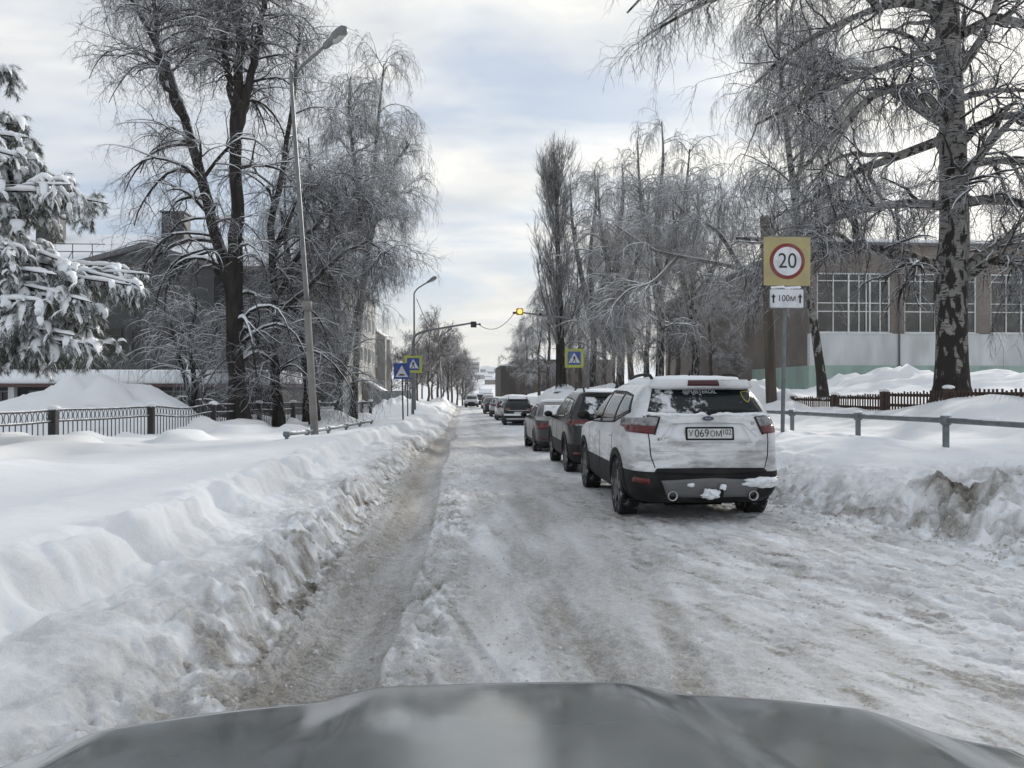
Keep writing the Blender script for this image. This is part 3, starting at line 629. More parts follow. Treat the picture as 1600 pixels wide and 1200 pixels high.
# row of birches and a poplar on the right
ROW = [  # px, base py, top py, depth, seed, label
    (1030, 615, 190, 46, 31, 'broad tall birch, highest crown of the row behind the white car'),
    (968, 615, 255, 50, 32, 'birch between the poplar and the highest birch of the row'),
    (1085, 615, 290, 48, 33, 'birch at the left corner of the brick school wing'),
    (925, 615, 265, 58, 34, 'slim birch just right of the columnar poplar')]
for px, by, ty, d, sd, lab in ROW:
    h = by - ty
    birch(lab, [[(px, by + 5, 8 * 46 / d), (px + 3, by - h * .3, 6.5 * 46 / d), (px - 3, by - h * .6, 4.5 * 46 / d), (px + 6, by - h * .85, 2.5), (px + 4, ty, 1.2)],
                [(px, by - h * .3, 5), (px - 18, by - h * .55, 4), (px - 30, by - h * .75, 2.5), (px - 34, by - h * .93, 1.2)],
                [(px + 2, by - h * .36, 5), (px + 24, by - h * .55, 4), (px + 40, by - h * .72, 2.5), (px + 48, by - h * .9, 1.2)]],
          d, sd, 21, (2.2, 5.4), twig=1.5, tmin=0.2, k2=8, dens=0.8, short=.68, group='trees behind the parked cars', alim=(30, 60))
def poplar():
    g = np.random.default_rng(41); d = 56
    S = [roots(stem([(877, 622, 10), (876, 560, 8.5), (874, 480, 6.5), (872, 400, 4.5), (870, 330, 3.5), (868, 268, 1.5)], d))]
    par = np.stack([s[0] for s in S]); pr = np.stack([s[1] for s in S]); base = par[0, 0].copy(); base[2] = H(base[0], base[1]) - 0.1; par[0, 0, 2] = base[2]
    l1, r1 = spawn(g, par, pr, 75, 3.5, 8.5, 16, 38, -0.25, 0.05, 9, 0.20, 0.02, 0.16, 0.97, 0.72)
    l2, r2 = spawn(g, l1, r1, 11, 0.8, 2.4, 12, 40, -0.3, 0.10, 6, 0.5, 0.017, 0.1, 1.0, 0.3)
    l3, r3 = spawn(g, l2, r2, 8, 0.35, 1.0, 15, 45, -0.2, 0.15, 4, 0.6, 0.011, 0.1, 1.0, 0.2)
    return tree_thing('poplar_tree', 'tall narrow columnar poplar with upright branches beside the crossing sign', 'trees behind the parked cars', base,
                      [tubes(par, pr, 14)], [tubes(l1, r1, 5), tubes(l2, r2, 4), tubes(l3, r3, 3)], M_bark, M_frost)
poplar()

# --- smaller far trees: three kinds, copied
def small_tree(seed, h, spread, mt, mc, droop, twig):
    g = np.random.default_rng(seed)
    z = np.linspace(0, h, 12); pts = np.stack([0.02 * h * np.cumsum(g.normal(size=12)) * 0.5, 0.02 * h * np.cumsum(g.normal(size=12)) * 0.5, z], 1)[None]; pts[:, 0] = (0, 0, -0.3)
    rad = (0.018 * h * (1 - 0.92 * np.linspace(0, 1, 12)) + 0.01)[None]
    l1, r1 = spawn(g, pts, rad, 26, spread * 0.7, spread * 1.3, 30, 60, droop, 0.08, 8, 0.45, 0.02, 0.18, 1.0, 0.6, up=0.1)
    l2, r2 = spawn(g, l1, r1, 9, 0.15 * spread, 0.5 * spread, 25, 60, droop, 0.14, 6, 0.5, 0.010 * twig, 0.15, 1.0, 0.3)
    l3, r3 = spawn(g, l2, r2, 8, 0.08 * spread, 0.26 * spread, 25, 65, droop, 0.16, 4, 0.6, 0.0065 * twig, 0.1, 1.0, 0.1)
    return tubes(pts, rad, 10), tubes(l1, r1, 5), tubes(l2, r2, 3), tubes(l3, r3, 3)
FAR = {}
for key, args in {'bare': (51, 9.0, 3.4, M_farwood, M_farwood, 0.05, 2.2), 'bushy': (52, 6.5, 3.4, M_farwood, M_farwood, 0.1, 2.2), 'frosty': (53, 10.5, 3.6, M_farwood, M_frost, 0.5, 2.0)}.items():
    parts = small_tree(args[0], args[1], args[2], args[3], args[4], args[5], args[6])
    mt = bpy.data.meshes.new('trunk'); mc = bpy.data.meshes.new('crown')
    o1 = mesh_obj('trunk', *join(parts[:2]), args[3], smooth=True); o2 = mesh_obj('crown', *join(parts[2:]), args[4], smooth=True)
    FAR[key] = (o1.data, o2.data, args[1]); bpy.data.objects.remove(o1); bpy.data.objects.remove(o2)
def far_tree(kind, name, px, top, d, label, group, rz):
    b = P(px, HY, d); z = H(b[0], b[1]); h = P(px, top, d)[2] - z
    t = thing(name, label, 'tree', (b[0], b[1], z), rz, group); s = max(0.35, h / FAR[kind][2]); t.scale = (s * 0.95, s * 0.95, s)
    for nm, me in (('trunk', FAR[kind][0]), ('crown', FAR[kind][1])):
        o = bpy.data.objects.new(nm, me); C.objects.link(o); o.parent = t
    return t
LEFTROW = [(612, 548, 98, 'bare'), (634, 540, 88, 'bushy'), (652, 530, 84, 'bare'), (668, 515, 92, 'bare'), (684, 508, 96, 'bushy'), (676, 520, 118, 'bare'), (700, 530, 108, 'bushy'), (706, 538, 126, 'bare'),
           (714, 548, 136, 'bushy'), (722, 556, 150, 'bare'), (727, 568, 165, 'bushy'), (694, 545, 140, 'bare'), (659, 552, 130, 'bushy'), (640, 560, 125, 'bare')]
for i, (px, top, d, k) in enumerate(LEFTROW):
    far_tree(k, 'bare_tree', px, top, d, 'bare brown tree in the row along the left kerb beyond the crossing', 'far trees on the left', i * 1.3)
RIGHTROW = [(843, 470, 78, 'frosty'), (822, 500, 100, 'frosty'), (834, 510, 118, 'frosty'), (815, 530, 122, 'bushy'), (856, 440, 70, 'frosty'), (905, 400, 72, 'frosty'), (945, 380, 74, 'frosty'), (890, 470, 84, 'bushy'),
            (985, 360, 68, 'frosty'), (1060, 380, 66, 'frosty'), (1010, 330, 75, 'frosty'), (1110, 420, 60, 'frosty'), (960, 450, 62, 'bushy'), (1045, 470, 58, 'bushy')]
for i, (px, top, d, k) in enumerate(RIGHTROW):
    far_tree(k, 'frosted_tree', px, top, d, 'frosted tree in the thicket behind the parked cars and the crossing sign', 'frosted trees on the right', i * 2.1)
for i, (px, top) in enumerate(((1165, 450), (1315, 335), (1350, 330), (1395, 320), (1440, 345), (1550, 330), (1600, 345))):
    far_tree('bare', 'bare_tree', px, top, 84 + 4 * (i % 3), 'bare tree showing over the roof of the brick school', 'trees behind the school', i * 0.9)
far_tree('bushy', 'frosted_bush', 1150, 548, 40, 'low snow-laden bush at the corner of the brick school', None, 0.4)
for px, top, d in ((820, 590, 150), (833, 585, 145), (812, 596, 170)):
    far_tree('bushy', 'bare_tree', px, top, d, 'low brush tree beside the far road bend before the brick block', 'brush beside the far road', px)

# --- snow-laden pine on the left
M_needle = mat('pine_needles', (0.040, 0.047, 0.034), (0.11, 0.115, 0.095), scale=5, rough=0.8, snow=0.50, spec=0.2)
def pine():
    g = np.random.default_rng(61); d0 = 14.5
    b = P(-150, HY, d0); base = np.array((b[0], b[1], H(b[0], b[1])))
    tr = np.stack([base + (0, 0, -0.2), base + (0.05, 0, 3), base + (0.0, 0, 6), base + (0.05, 0, 9.5)]); tr = resample(np.hstack([tr, np.array([[.2], [.16], [.11], [.03]])]), 20)
    ends = [(236, 428, 14.0), (222, 446, 13.7), (190, 416, 14.3), (205, 445, 13.6), (168, 318, 14.4), (120, 300, 14.8), (45, 215, 14.6), (28, 195, 15.2), (8, 118, 15.0), (50, 250, 14.0), (175, 545, 13.8), (150, 490, 13.6), (130, 550, 14.6), (95, 572, 13.4), (140, 440, 15.0), (40, 500, 13.2),
            (90, 300, 13.6), (20, 390, 13.2), (-20, 300, 13.0), (140, 560, 13.2), (30, 566, 13.8), (110, 500, 15.4), (70, 470, 13.0), (10, 260, 15.0), (-40, 180, 14.5), (30, 330, 13.6), (60, 380, 14.2), (10, 470, 14.0), (110, 440, 14.2), (60, 545, 13.5),
            (-400, 300, 14.5), (-420, 420, 15.2), (-330, 200, 14), (-250, 500, 12), (-200, 350, 11.8), (-210, 520, 17.5), (-180, 280, 17), (-380, 540, 14)]
    yo = [110, 200, 250, 300, 330, 350, 395, 425, 450, 500, 545, 590]; xo = [10, 40, 62, 150, 140, 50, 60, 205, 150, 160, 175, 100]
    for k in range(50):
        py = g.uniform(190, 585); xm = float(np.interp(py, yo, xo)); ends.append((xm - abs(g.normal(0, 75)) - 4, py, g.uniform(13, 15.6)))
    ends = [(a, min(b_, 538) if a > -100 else b_, c_) for a, b_, c_ in ends]
    BR, BRr = [], []
    for px, py, d in ends:
        e = P(px, py, d); hd = e - base; zt = np.clip(e[2] + 0.5 * g.random() - 0.1 - base[2], 0.8, 9); s = np.array([base[0], base[1], base[2] + zt])
        m = s * .5 + e * .5 + np.array((0, 0, 0.22)) + g.normal(0, .13, 3); q = resample(np.stack([s, m, e]), 12); BR.append(q); BRr.append(np.linspace(0.05, 0.012, 12))
    BR = np.stack(BR); BRr = np.stack(BRr)
    l2, r2 = spawn(g, BR, BRr, 13, 0.35, 0.85, 30, 70, 0.8, 0.08, 7, 0.5, 0.008, 0.40, 1.0, 0.35)
    tips = np.concatenate([l2, BR[:, 5:12]])                   # these carry needles
    l3, r3 = spawn(g, l2, r2, 4, 0.18, 0.40, 30, 65, 0.5, 0.1, 7, 0.6, 0.005, 0.2, 1.0, 0.3)
    tips = np.concatenate([tips, l3])
    # needles: long thin blades round every shoot, pointing outward and hanging
    N, Pn, _ = tips.shape; per = 85
    idx = np.repeat(np.arange(N), per); t = g.uniform(0.1, 1, len(idx)) * (Pn - 1.001); i = t.astype(int); f = (t - i)[:, None]
    pos = tips[idx, i] * (1 - f) + tips[idx, i + 1] * f; tan = unit(tips[idx, i + 1] - tips[idx, i])
    perp = unit(np.cross(tan, g.normal(size=tan.shape))); dr = unit(tan * 0.55 + perp * 0.8 + np.array((0, 0, -0.55)))
    Ln = g.uniform(0.08, 0.15, len(idx))[:, None]; side = unit(np.cross(dr, g.normal(size=dr.shape))) * 0.0036
    Vn = np.stack([pos - side, pos + side, pos + dr * Ln], 1).reshape(-1, 3); Fn = np.arange(len(Vn)).reshape(-1, 3)
    t_ = thing('pine_tree', 'pine bowed under heavy snow at the left edge of the view', 'tree', base)
    V, Fc = join([tubes(tr[None, :, :3], tr[None, :, 3], 12), tubes(BR, BRr, 6)]); mesh_obj('trunk', V - base, Fc, M_bark, t_, True)
    mesh_obj('crown', Vn - base, Fn, M_needle, t_)
    # snow: lumpy pads lying along the shoots
    def pads(pl, r0, r1, lift):
        N, Pn, _ = pl.shape; k = 9
        up = resample  # noqa
        n = 11; tt = np.linspace(0, Pn - 1.001, n); ii = tt.astype(int); ff = (tt - ii)[None, :, None]
        c = pl[:, ii] * (1 - ff) + pl[:, ii + 1] * ff
        prof = np.sin(np.clip(np.linspace(0.0, 1.0, n), 0, 1) * math.pi) ** 0.45
        r = g.uniform(r0, r1, (N, 1)) * prof[None] * (1 + 0.18 * g.normal(size=(N, n))).clip(0.55, 1.4) + 0.004
        c = c + np.array((0, 0, 1.0)) * (r[:, :, None] * lift)
        t = unit(np.gradient(c, axis=1)); u = unit(np.cross(t, np.array((0, 0, 1.0)))); v = np.array((0, 0, 1.0))
        a = np.arange(k) * 2 * math.pi / k
        q = 1 + 0.05 * g.normal(size=(N, n, k))
        V = c[:, :, None] + r[:, :, None, None] * q[..., None] * (1.25 * np.cos(a)[None, None, :, None] * u[:, :, None] + (0.72 * np.sin(a))[None, None, :, None] * v)
        id_ = np.arange(N * n * k).reshape(N, n, k); nx = np.roll(id_, -1, axis=2)
        return V.reshape(-1, 3), np.stack([id_[:, :-1], nx[:, :-1], nx[:, 1:], id_[:, 1:]], -1).reshape(-1, 4)
    sel = l2[g.random(len(l2)) < 0.92]; sel3 = l3[g.random(len(l3)) < 0.45]
    V, Fc = join([pads(sel, 0.036, 0.075, 0.6), pads(sel3, 0.018, 0.040, 0.6), pads(BR[:, 7:], 0.035, 0.06, 0.8)])
    o = mesh_obj('snow_load', V - base, Fc, M_snowpad, t_, True)
pine()

# ------------------------------------------------------------------ buildings
M_glass = mat('dark_window_glass', (0.008, 0.010, 0.011), (0.085, 0.088, 0.085), scale=0.9, contrast=(.42, .75), rough=0.08, spec=0.8)
M_white = mat('white_painted_wood', (0.72, 0.74, 0.74), (0.62, 0.64, 0.63), scale=2, rough=0.6)
M_plaster_w = mat('white_plaster', (0.62, 0.64, 0.65), (0.50, 0.52, 0.53), scale=0.6, rough=0.85, bump=0.2, bscale=8, dirt=(.30, .29, .27), dscale=.9, damt=.55, stretch=(1, 1, .35))
M_plaster_g = mat('pale_green_plaster', (0.34, 0.45, 0.39), (0.26, 0.37, 0.32), scale=0.5, rough=0.85, bump=0.2, bscale=8, dirt=(.22, .25, .22), dscale=1, damt=.5, stretch=(1, 1, .35))
M_roofedge = mat('roof_edge_metal', (0.10, 0.10, 0.105), rough=0.6)
def brick_mat(name, a, b_, mort, sc):
    m = bpy.data.materials.new(name); nt, b = nodes(m); L = nt.links.new
    tc = nt.nodes.new('ShaderNodeTexCoord'); sp = nt.nodes.new('ShaderNodeSeparateXYZ'); L(tc.outputs['Object'], sp.inputs[0])
    ad = nt.nodes.new('ShaderNodeMath'); L(sp.outputs[0], ad.inputs[0]); L(sp.outputs[1], ad.inputs[1])
    cb = nt.nodes.new('ShaderNodeCombineXYZ'); L(ad.outputs[0], cb.inputs[0]); L(sp.outputs[2], cb.inputs[1])
    br = nt.nodes.new('ShaderNodeTexBrick'); L(cb.outputs[0], br.inputs['Vector']); br.inputs['Scale'].default_value = sc
    br.inputs['Color1'].default_value = (*a, 1); br.inputs['Color2'].default_value = (*b_, 1); br.inputs['Mortar'].default_value = (*mort, 1); br.inputs['Mortar Size'].default_value = 0.018
    br.inputs['Brick Width'].default_value = 0.25; br.inputs['Row Height'].default_value = 0.085; br.inputs['Bias'].default_value = 0.1
    n = nt.nodes.new('ShaderNodeTexNoise'); n.inputs['Scale'].default_value = 0.35; n.inputs['Detail'].default_value = 6; L(tc.outputs['Object'], n.inputs['Vector'])
    r = nt.nodes.new('ShaderNodeMapRange'); L(n.outputs[0], r.inputs[0]); r.inputs[1].default_value = 0.3; r.inputs[2].default_value = 0.7; r.inputs[3].default_value = 0.72; r.inputs[4].default_value = 1.15
    mx = nt.nodes.new('ShaderNodeMixRGB'); mx.blend_type = 'MULTIPLY'; mx.inputs[0].default_value = 1; L(br.outputs[0], mx.inputs[1]); L(r.outputs[0], mx.inputs[2]); L(mx.outputs[0], b.inputs['Base Color'])
    b.inputs['Roughness'].default_value = 0.9; b.inputs['Specular IOR Level'].default_value = 0.2; return m
M_brick = brick_mat('grey_brown_brick', (0.15, 0.118, 0.098), (0.20, 0.165, 0.14), (0.23, 0.215, 0.20), 1.0)
M_brick_d = brick_mat('dark_brick', (0.10, 0.085, 0.078), (0.135, 0.115, 0.105), (0.12, 0.11, 0.10), 1.0)
M_brick_y = brick_mat('weathered_brick', (0.22, 0.165, 0.12), (0.27, 0.21, 0.16), (0.28, 0.25, 0.22), 1.0)

M_glassd = mat('unlit_window_glass', (0.008, 0.010, 0.011), (0.02, 0.022, 0.024), scale=0.6, rough=0.1, spec=0.4)
def window(parent, x0, x1, z0, z1, y, cols, rows, face='-Y', fr=0.09, mull=0.055, mf=None, depth=0.12, mg=None):
    """window part: frame with glazing bars, one pane child; the wall plane is at y (or x)"""
    f = MB(); mf = mf or M_white
    def bx(m, a0, a1, b0, b1, c0, c1):
        if face == '-Y': m.box(a0, a1, y + b0, y + b1, c0, c1)
        elif face == '-X': m.box(y + b0, y + b1, a0, a1, c0, c1)
        else: m.box(y - b1, y - b0, a0, a1, c0, c1)
    bx(f, x0, x0 + fr, -0.03, depth, z0, z1); bx(f, x1 - fr, x1, -0.03, depth, z0, z1)
    bx(f, x0 + fr, x1 - fr, -0.03, depth, z0, z0 + fr); bx(f, x0 + fr, x1 - fr, -0.03, depth, z1 - fr, z1)
    for c in cols:
        w = mull * (1.7 if c > 1 else 1); c = c % 1; x = x0 + (x1 - x0) * c; bx(f, x - w / 2, x + w / 2, -0.015, depth - 0.02, z0 + fr, z1 - fr)
    for r in rows:
        z = z0 + (z1 - z0) * r; bx(f, x0 + fr, x1 - fr, -0.01, depth - 0.03, z - mull / 2, z + mull / 2)
    o = f.build('window', mf, parent)
    p = MB(); bx(p, x0 + 0.02, x1 - 0.02, depth * 0.55, depth * 0.55 + 0.02, z0 + 0.02, z1 - 0.02); p.build('pane', mg or M_glass, o)
    return o

def school():
    c = P(1265, HY, 50); X0, Y0 = float(c[0]), float(c[1]); base = 0.6
    zt = P(1265, 383, 50)[2]; t = thing('school_building', 'brick school with tall white-framed windows over a pale green plinth', 'building', (X0, Y0, base)); 
    W, Dp, Ht = 34.0, 36.0, zt - base
    zz = lambda py: P(1265, py, 50)[2] - base
    zw0, zw1, zp, zb = zz(521), zz(425), zz(571), zz(520)
    # solid core set back behind the facade skin
    core = MB().box(0.0, W, 0.30, Dp, -1, Ht - 0.02)
    core.build('wall', M_brick, t)
    sk = MB(); sk.box(-0.004, W, 0, 0.30, zw1, Ht)                    # band above the windows
    xs = []; x = 0.50
    while x < W - 5: xs.append((x, x + 4.95)); x += 5.9
    px_ = -0.004
    for a, b in xs: sk.box(px_, a, 0.004, 0.30, zw0, zw1 - 0.001); px_ = b
    sk.box(px_, W, 0.004, 0.30, zw0, zw1 - 0.001); sk.build('brick_facing', M_brick, t)
    MB().box(-0.006, W, -0.06, 0.30, zp, zw0 - 0.002).build('white_band', M_plaster_w, t)
    MB().box(-0.10, W, -0.10, 0.30, -1, zp - 0.003).box(-0.10, 0.0, 0.30, 9.8, -1, zp - 0.003).build('plinth', M_plaster_g, t)
    MB().box(-0.25, W, -0.25, Dp + .2, Ht, Ht + 0.18).build('roof_edge', M_roofedge, t)
    s = MB(); s.bbox(-0.22, W, -0.22, Dp, Ht + 0.18, Ht + 0.42, 0.1); s.build('roof_snow', M_snowpad, t, True)
    for a, b in xs: window(t, a, b, zw0 + 0.05, zw1 - 0.02, 0.12, [0.25 - .02, 1.44, 0.72 - .02 - .02, 1.73, 0.87, 0.58], [0.36, 0.5, 0.87])
    x = 3.6
    while x < W - 4:
        window(t, x, x + 2.0, 0.35, zp - 0.55, -0.13, [0.42], [0.5], depth=0.03); x += 2.95
    dp = MB(); [dp.tube([(x_, -.16, -.5), (x_, -.16, Ht - .1)], .06, 8) for x_ in (5.95,)]; dp.build('downpipe', M_roofedge, t, True)
    sl_ = MB()
    for a, b in xs: sl_.box(a - .05, b + .05, -.12, .02, zw0 + .0, zw0 + .045)
    sl_.build('window_sills', M_white, t)
    gl = MB(); gl.box(6.05, 6.85, -0.2, -0.1, -1, zp - 0.1); gl.build('pier', M_plaster_g, t)
school()

def far_brick():
    a = P(782, HY, 128); t = thing('brick_block', 'dark brick block far down the road on the right', 'building', (a[0], a[1], H(a[0] + 3, a[1])))
    h = P(800, 563, 128)[2] - t.location.z; h2 = P(800, 572, 128)[2] - t.location.z
    MB().box(2.4, 18, -4, 30, -4, h).build('wall', M_brick_d, t)
    MB().box(0, 2.396, -1, 22, -4, h2).build('stair_wing', M_brick_d, t)
    r = MB(); r.add([(2.1, -4.3, h), (18.3, -4.3, h), (18.3, 30, h), (2.1, 30, h), (4, 10, h + 1.4), (16, 10, h + 1.4)], [(0, 1, 5, 4), (1, 2, 5), (2, 3, 4, 5), (3, 0, 4), (0, 3, 2, 1)])
    r.add([(-.2, -1.2, h2), (2.39, -1.2, h2), (2.39, 22, h2 + .01), (-.2, 22, h2), (-.2, -1.2, h2 + .15), (2.39, -1.2, h2 + .5), (2.39, 22, h2 + .5), (-.2, 22, h2 + .15)], [(0, 1, 5, 4), (4, 5, 6, 7), (3, 0, 4, 7), (1, 2, 6, 5), (2, 3, 7, 6)])
    r.build('roof', M_snowpad, t)
    for k in range(5):
        for z in (1.2, 3.8):
            if z + 1.3 < h: window(t, 3.4 + k * 2.8, 4.7 + k * 2.8, z, z + 1.3, -4.04, [0.5], [], depth=0.05, mf=M_roofedge)
far_brick()

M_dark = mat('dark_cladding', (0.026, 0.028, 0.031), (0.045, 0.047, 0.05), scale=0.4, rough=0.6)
M_greyp = mat('grey_panel', (0.12, 0.135, 0.15), (0.16, 0.175, 0.19), scale=0.4, rough=0.6)
M_lightp = mat('light_panel', (0.42, 0.42, 0.41), (0.34, 0.335, 0.32), scale=0.3, rough=0.8, dirt=(0.2, 0.18, 0.15), dscale=0.6, damt=0.5)
M_metal_g = mat('grey_painted_metal', (0.13, 0.15, 0.16), (0.17, 0.19, 0.20), scale=8, rough=0.55, metal=0.2, dirt=(.07, .065, .06), dscale=9, damt=.5, snow=0.72, sscale=3)
M_black = mat('black_painted_metal', (0.018, 0.018, 0.019), (0.035, 0.034, 0.033), scale=6, rough=0.6, snow=0.88, sscale=4)
def left_building():
    D = 60; c = P(528, HY, D); X1, Y0 = float(c[0]), float(c[1]); X0 = float(P(-60, HY, D)[0]); base = H(X1 - 6, Y0)
    t = thing('dark_building', 'large dark clad building with snowy roof behind the left trees', 'building', (X1, Y0, base))
    W = X1 - X0; zt = P(528, 420, D)[2] - base; L = 24.0
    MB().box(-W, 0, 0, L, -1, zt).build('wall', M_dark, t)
    # street side: panels in grey and white
    pp = MB(); pp.box(0.0, 0.12, 0.4, 4.5, -1, zt - 0.3).box(0, 0.12, 7.5, 10.5, -1, zt - .3); pp.build('grey_panel', M_greyp, t)
    pp = MB(); pp.box(0.0, 0.15, 4.52, 7.48, -1, zt - 0.3).box(0, 0.15, 10.52, L - 0.05, -1, zt - .3); pp.build('light_panel', M_lightp, t)
    for k in range(4):
        for z in (1.0, 4.2, 7.3): window(t, 11.5 + k * 3.1, 13 + k * 3.1, z, z + 1.5, 0.20, [0.5], [], face='+X', depth=0.06)
    # roof: two slopes under snow, ridge along the street front
    ov = 0.5; h = 4.6
    rf = MB(); rf.add([(-W, -ov, zt), (ov, -ov, zt), (ov, L + ov, zt), (-W, L + ov, zt), (-W, L * .45, zt + h), (-3.5, L * .45, zt + h)], [(0, 1, 5, 4), (1, 2, 5), (2, 3, 4, 5), (3, 0, 4), (0, 3, 2, 1)])
    rf.build('roof', M_snowpad, t)
    MB().box(-W, ov + .02, -ov - 0.04, -ov, zt - 0.28, zt + 0.06).box(ov, ov + 0.04, -ov + 0.002, L + ov, zt - .28, zt + .06).build('eave', M_roofedge, t)
    # front gable
    gx = float(P(232, HY, D - 2.9)[0]) - X1; half = 5.4; gz = P(232, 384, D - 2.9)[2] - base
    ez = P(232, 416, D - 2.9)[2] - base; zt0 = zt; zt = ez + .45
    g = MB(); g.box(gx - half + .5, gx + half - .5, -2.5, -0.01, -1, zt - 0.6)
    g.add([(gx - half + .5, -2.5, zt - .6), (gx + half - .5, -2.5, zt - .6), (gx, -2.5, gz - .3), (gx - half + .5, 6, zt - .6), (gx + half - .5, 6, zt - .6), (gx, 6, gz - .3)], [(0, 1, 2), (3, 5, 4), (0, 2, 5, 3), (1, 4, 5, 2)])
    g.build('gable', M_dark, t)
    ge = MB()
    for s in (-1, 1):
        ge.add([(gx, -2.9, gz - .25), (gx + s * half, -2.9, zt - .75), (gx + s * half, 6.2, zt - .75), (gx, 6.2, gz - .25), (gx, -2.9, gz + .12), (gx + s * half, -2.9, zt - .38), (gx + s * half, 6.2, zt - .38), (gx, 6.2, gz + .12)],
               [(0, 1, 5, 4), (1, 2, 6, 5), (2, 3, 7, 6), (4, 5, 6, 7), (0, 3, 2, 1)])
    ge.build('gable_roof', M_roofedge, t)
    zt = zt0
    # facade: rows of dark glazing between pale string courses
    st = MB()
    for z in (3.35, 6.6): st.box(-W, gx - half, -0.12, -0.002, z, z + 0.22).box(gx + half, 0, -0.12, -0.002, z, z + 0.22)
    st.build('string_course', M_greyp, t)
    n = int(W / 3.2)
    for k in range(n):
        x = -W + 0.5 + k * 3.2
        for z in (0.8, 4.1, 7.2):
            if gx - half - 2.2 < x < gx + half: continue
            if z + 1.9 < zt: window(t, x, x + 2.2, z, z + 1.9, -0.14, [0.5], [0.7], depth=0.1, mf=M_black, mg=M_glassd)
    for k in range(3):
        for z in (1, 4.2): window(t, gx - 3.6 + k * 2.6, gx - 1.7 + k * 2.6, z, z + 1.9, -2.64, [0.5], [0.7], depth=0.1, mf=M_black, mg=M_glassd)
    # chimneys and the snow guard on the roof
    for px, wd, top, bot in ((97, 1.7, 345, 385), (283, 1.9, 338, 420)):
        x = float(P(px, HY, D + 8)[0]) - X1; zt_ = P(px, top, D + 8)[2] - base; zb = zt + 0.3
        ch = MB().box(x - wd / 2, x + wd / 2, 7, 8.6, zb, zt_ - .25); ch.box(x - wd / 2 - .12, x + wd / 2 + .12, 6.88, 8.72, zt_ - .12, zt_)
        for s in (-1, 1): ch.box(x + s * (wd / 2 - .08) - .06, x + s * (wd / 2 - .08) + .06, 7.05, 8.5, zt_ - .25, zt_ - .12)
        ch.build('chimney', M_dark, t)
    rl = MB(); x0 = -W + 1; y = 1.6; z = zt + h * (1.6 + ov) / (L * .45 + ov)
    x1 = gx - half + 0.6
    for dz in (0.55, 1.15): rl.tube([(x0, y, z + dz), (x1, y, z + dz)], 0.035, 6)
    k = x0
    while k < x1: rl.tube([(k, y, z - .1), (k, y, z + 1.15)], 0.035, 6); rl.tube([(k, y, z + .6), (k + .02, y - .7, z - .1)], 0.03, 5); k += 1.5
    rl.build('snow_guard', M_black, t)
    # steep porch hood over the basement stair, street side
left_building()
def stair_hood():
    a = P(565, HY, 66); z = H(a[0], a[1]); t = thing('cellar_entrance', 'low cellar entrance with sloping snowy roof below the light facade', 'building', (a[0], a[1], z))
    b = MB(); b.add([(0, 0, -.5), (2.4, 0, -.5), (2.4, 3, -.5), (0, 3, -.5), (0, 0, 2.3), (2.4, 0, 0.9), (2.4, 3, .9), (0, 3, 2.3)], [(0, 1, 5, 4), (1, 2, 6, 5), (2, 3, 7, 6), (3, 0, 4, 7), (4, 5, 6, 7)]); b.build('wall', M_brick_y, t)
    s = MB(); s.add([(-.1, -.1, 2.36), (2.6, -.1, 0.8), (2.6, 3.1, .8), (-.1, 3.1, 2.36), (-.1, -.1, 2.6), (2.6, -.1, 1.02), (2.6, 3.1, 1.02), (-.1, 3.1, 2.6)], [(0, 1, 5, 4), (1, 2, 6, 5), (2, 3, 7, 6), (3, 0, 4, 7), (4, 5, 6, 7), (0, 3, 2, 1)]); s.build('roof', M_snowpad, t)
stair_hood()
def second_house():
    a = P(585, HY, 88); z = H(a[0], a[1]); t = thing('weathered_house', 'weathered brown brick house beyond the dark building', 'building', (a[0], a[1], z)); h = P(585, 517, 88)[2] - z
    MB().box(-12, 0, 0, 13, -1, h).build('wall', M_brick_y, t)
    [MB().box(0.0, 0.9, q, q + 1.6, -1, h - .4).build('buttress', M_lightp, t) for q in (3, 9)]
    MB().box(-12.2, 0.3, -.3, 13.2, h, h + .3).build('roof', M_snowpad, t)
    for y in (1, 5.2, 7.2, 11):
        for q in (1.2, 4): window(t, y, y + 1.2, q, q + 1.4, 0.06, [0.5], [], face='+X', depth=0.05)
    window(t, -2.2, -1.0, 4, 5.4, -0.06, [0.5], [], depth=0.05)
second_house()
def annex():
    D = 40; a = P(-60, HY, D); b = P(432, HY, D); z = H((a[0] + b[0]) / 2, a[1]); x0, x1 = float(a[0]), float(b[0]); W = x1 - x0
    zs, ze = P(0, 578, D)[2] - z, P(0, 601, D)[2] - z
    t = thing('low_annex', 'low flat-roofed annex under thick snow behind the snow heap', 'building', (x0, float(b[1]), z))
    MB().box(0, W, 0.9, 8, -1, ze - 0.12).build('wall', M_dark, t)
    MB().box(-.2, W + .2, -.2, 8.2, ze - 0.12, ze).build('roof', mat('annex_fascia', (0.09, 0.045, 0.04), rough=0.7), t)
    s = MB(); s.bbox(-.25, W + .25, -.25, 8.2, ze + 0.002, zs, 0.28); shade_auto(s.build('roof_snow', M_snowpad, t), 60)
    k = 0.6
    while k < W - 2.5: window(t, k, k + 2.3, .35, ze - .3, 0.78, [0.33, 0.66], [0.45], depth=0.1, mf=M_greyp, mg=M_glassd); k += 2.9
    for k in (2.9, 8.7, 14.6): MB().box(k, k + .3, 0.0, .3, -1, ze - .13).build('pillar', M_plaster_w, t)
annex()
M_hazy = mat('far_panel_block', (0.30, 0.30, 0.31), (0.36, 0.36, 0.37), scale=0.05, rough=0.9)
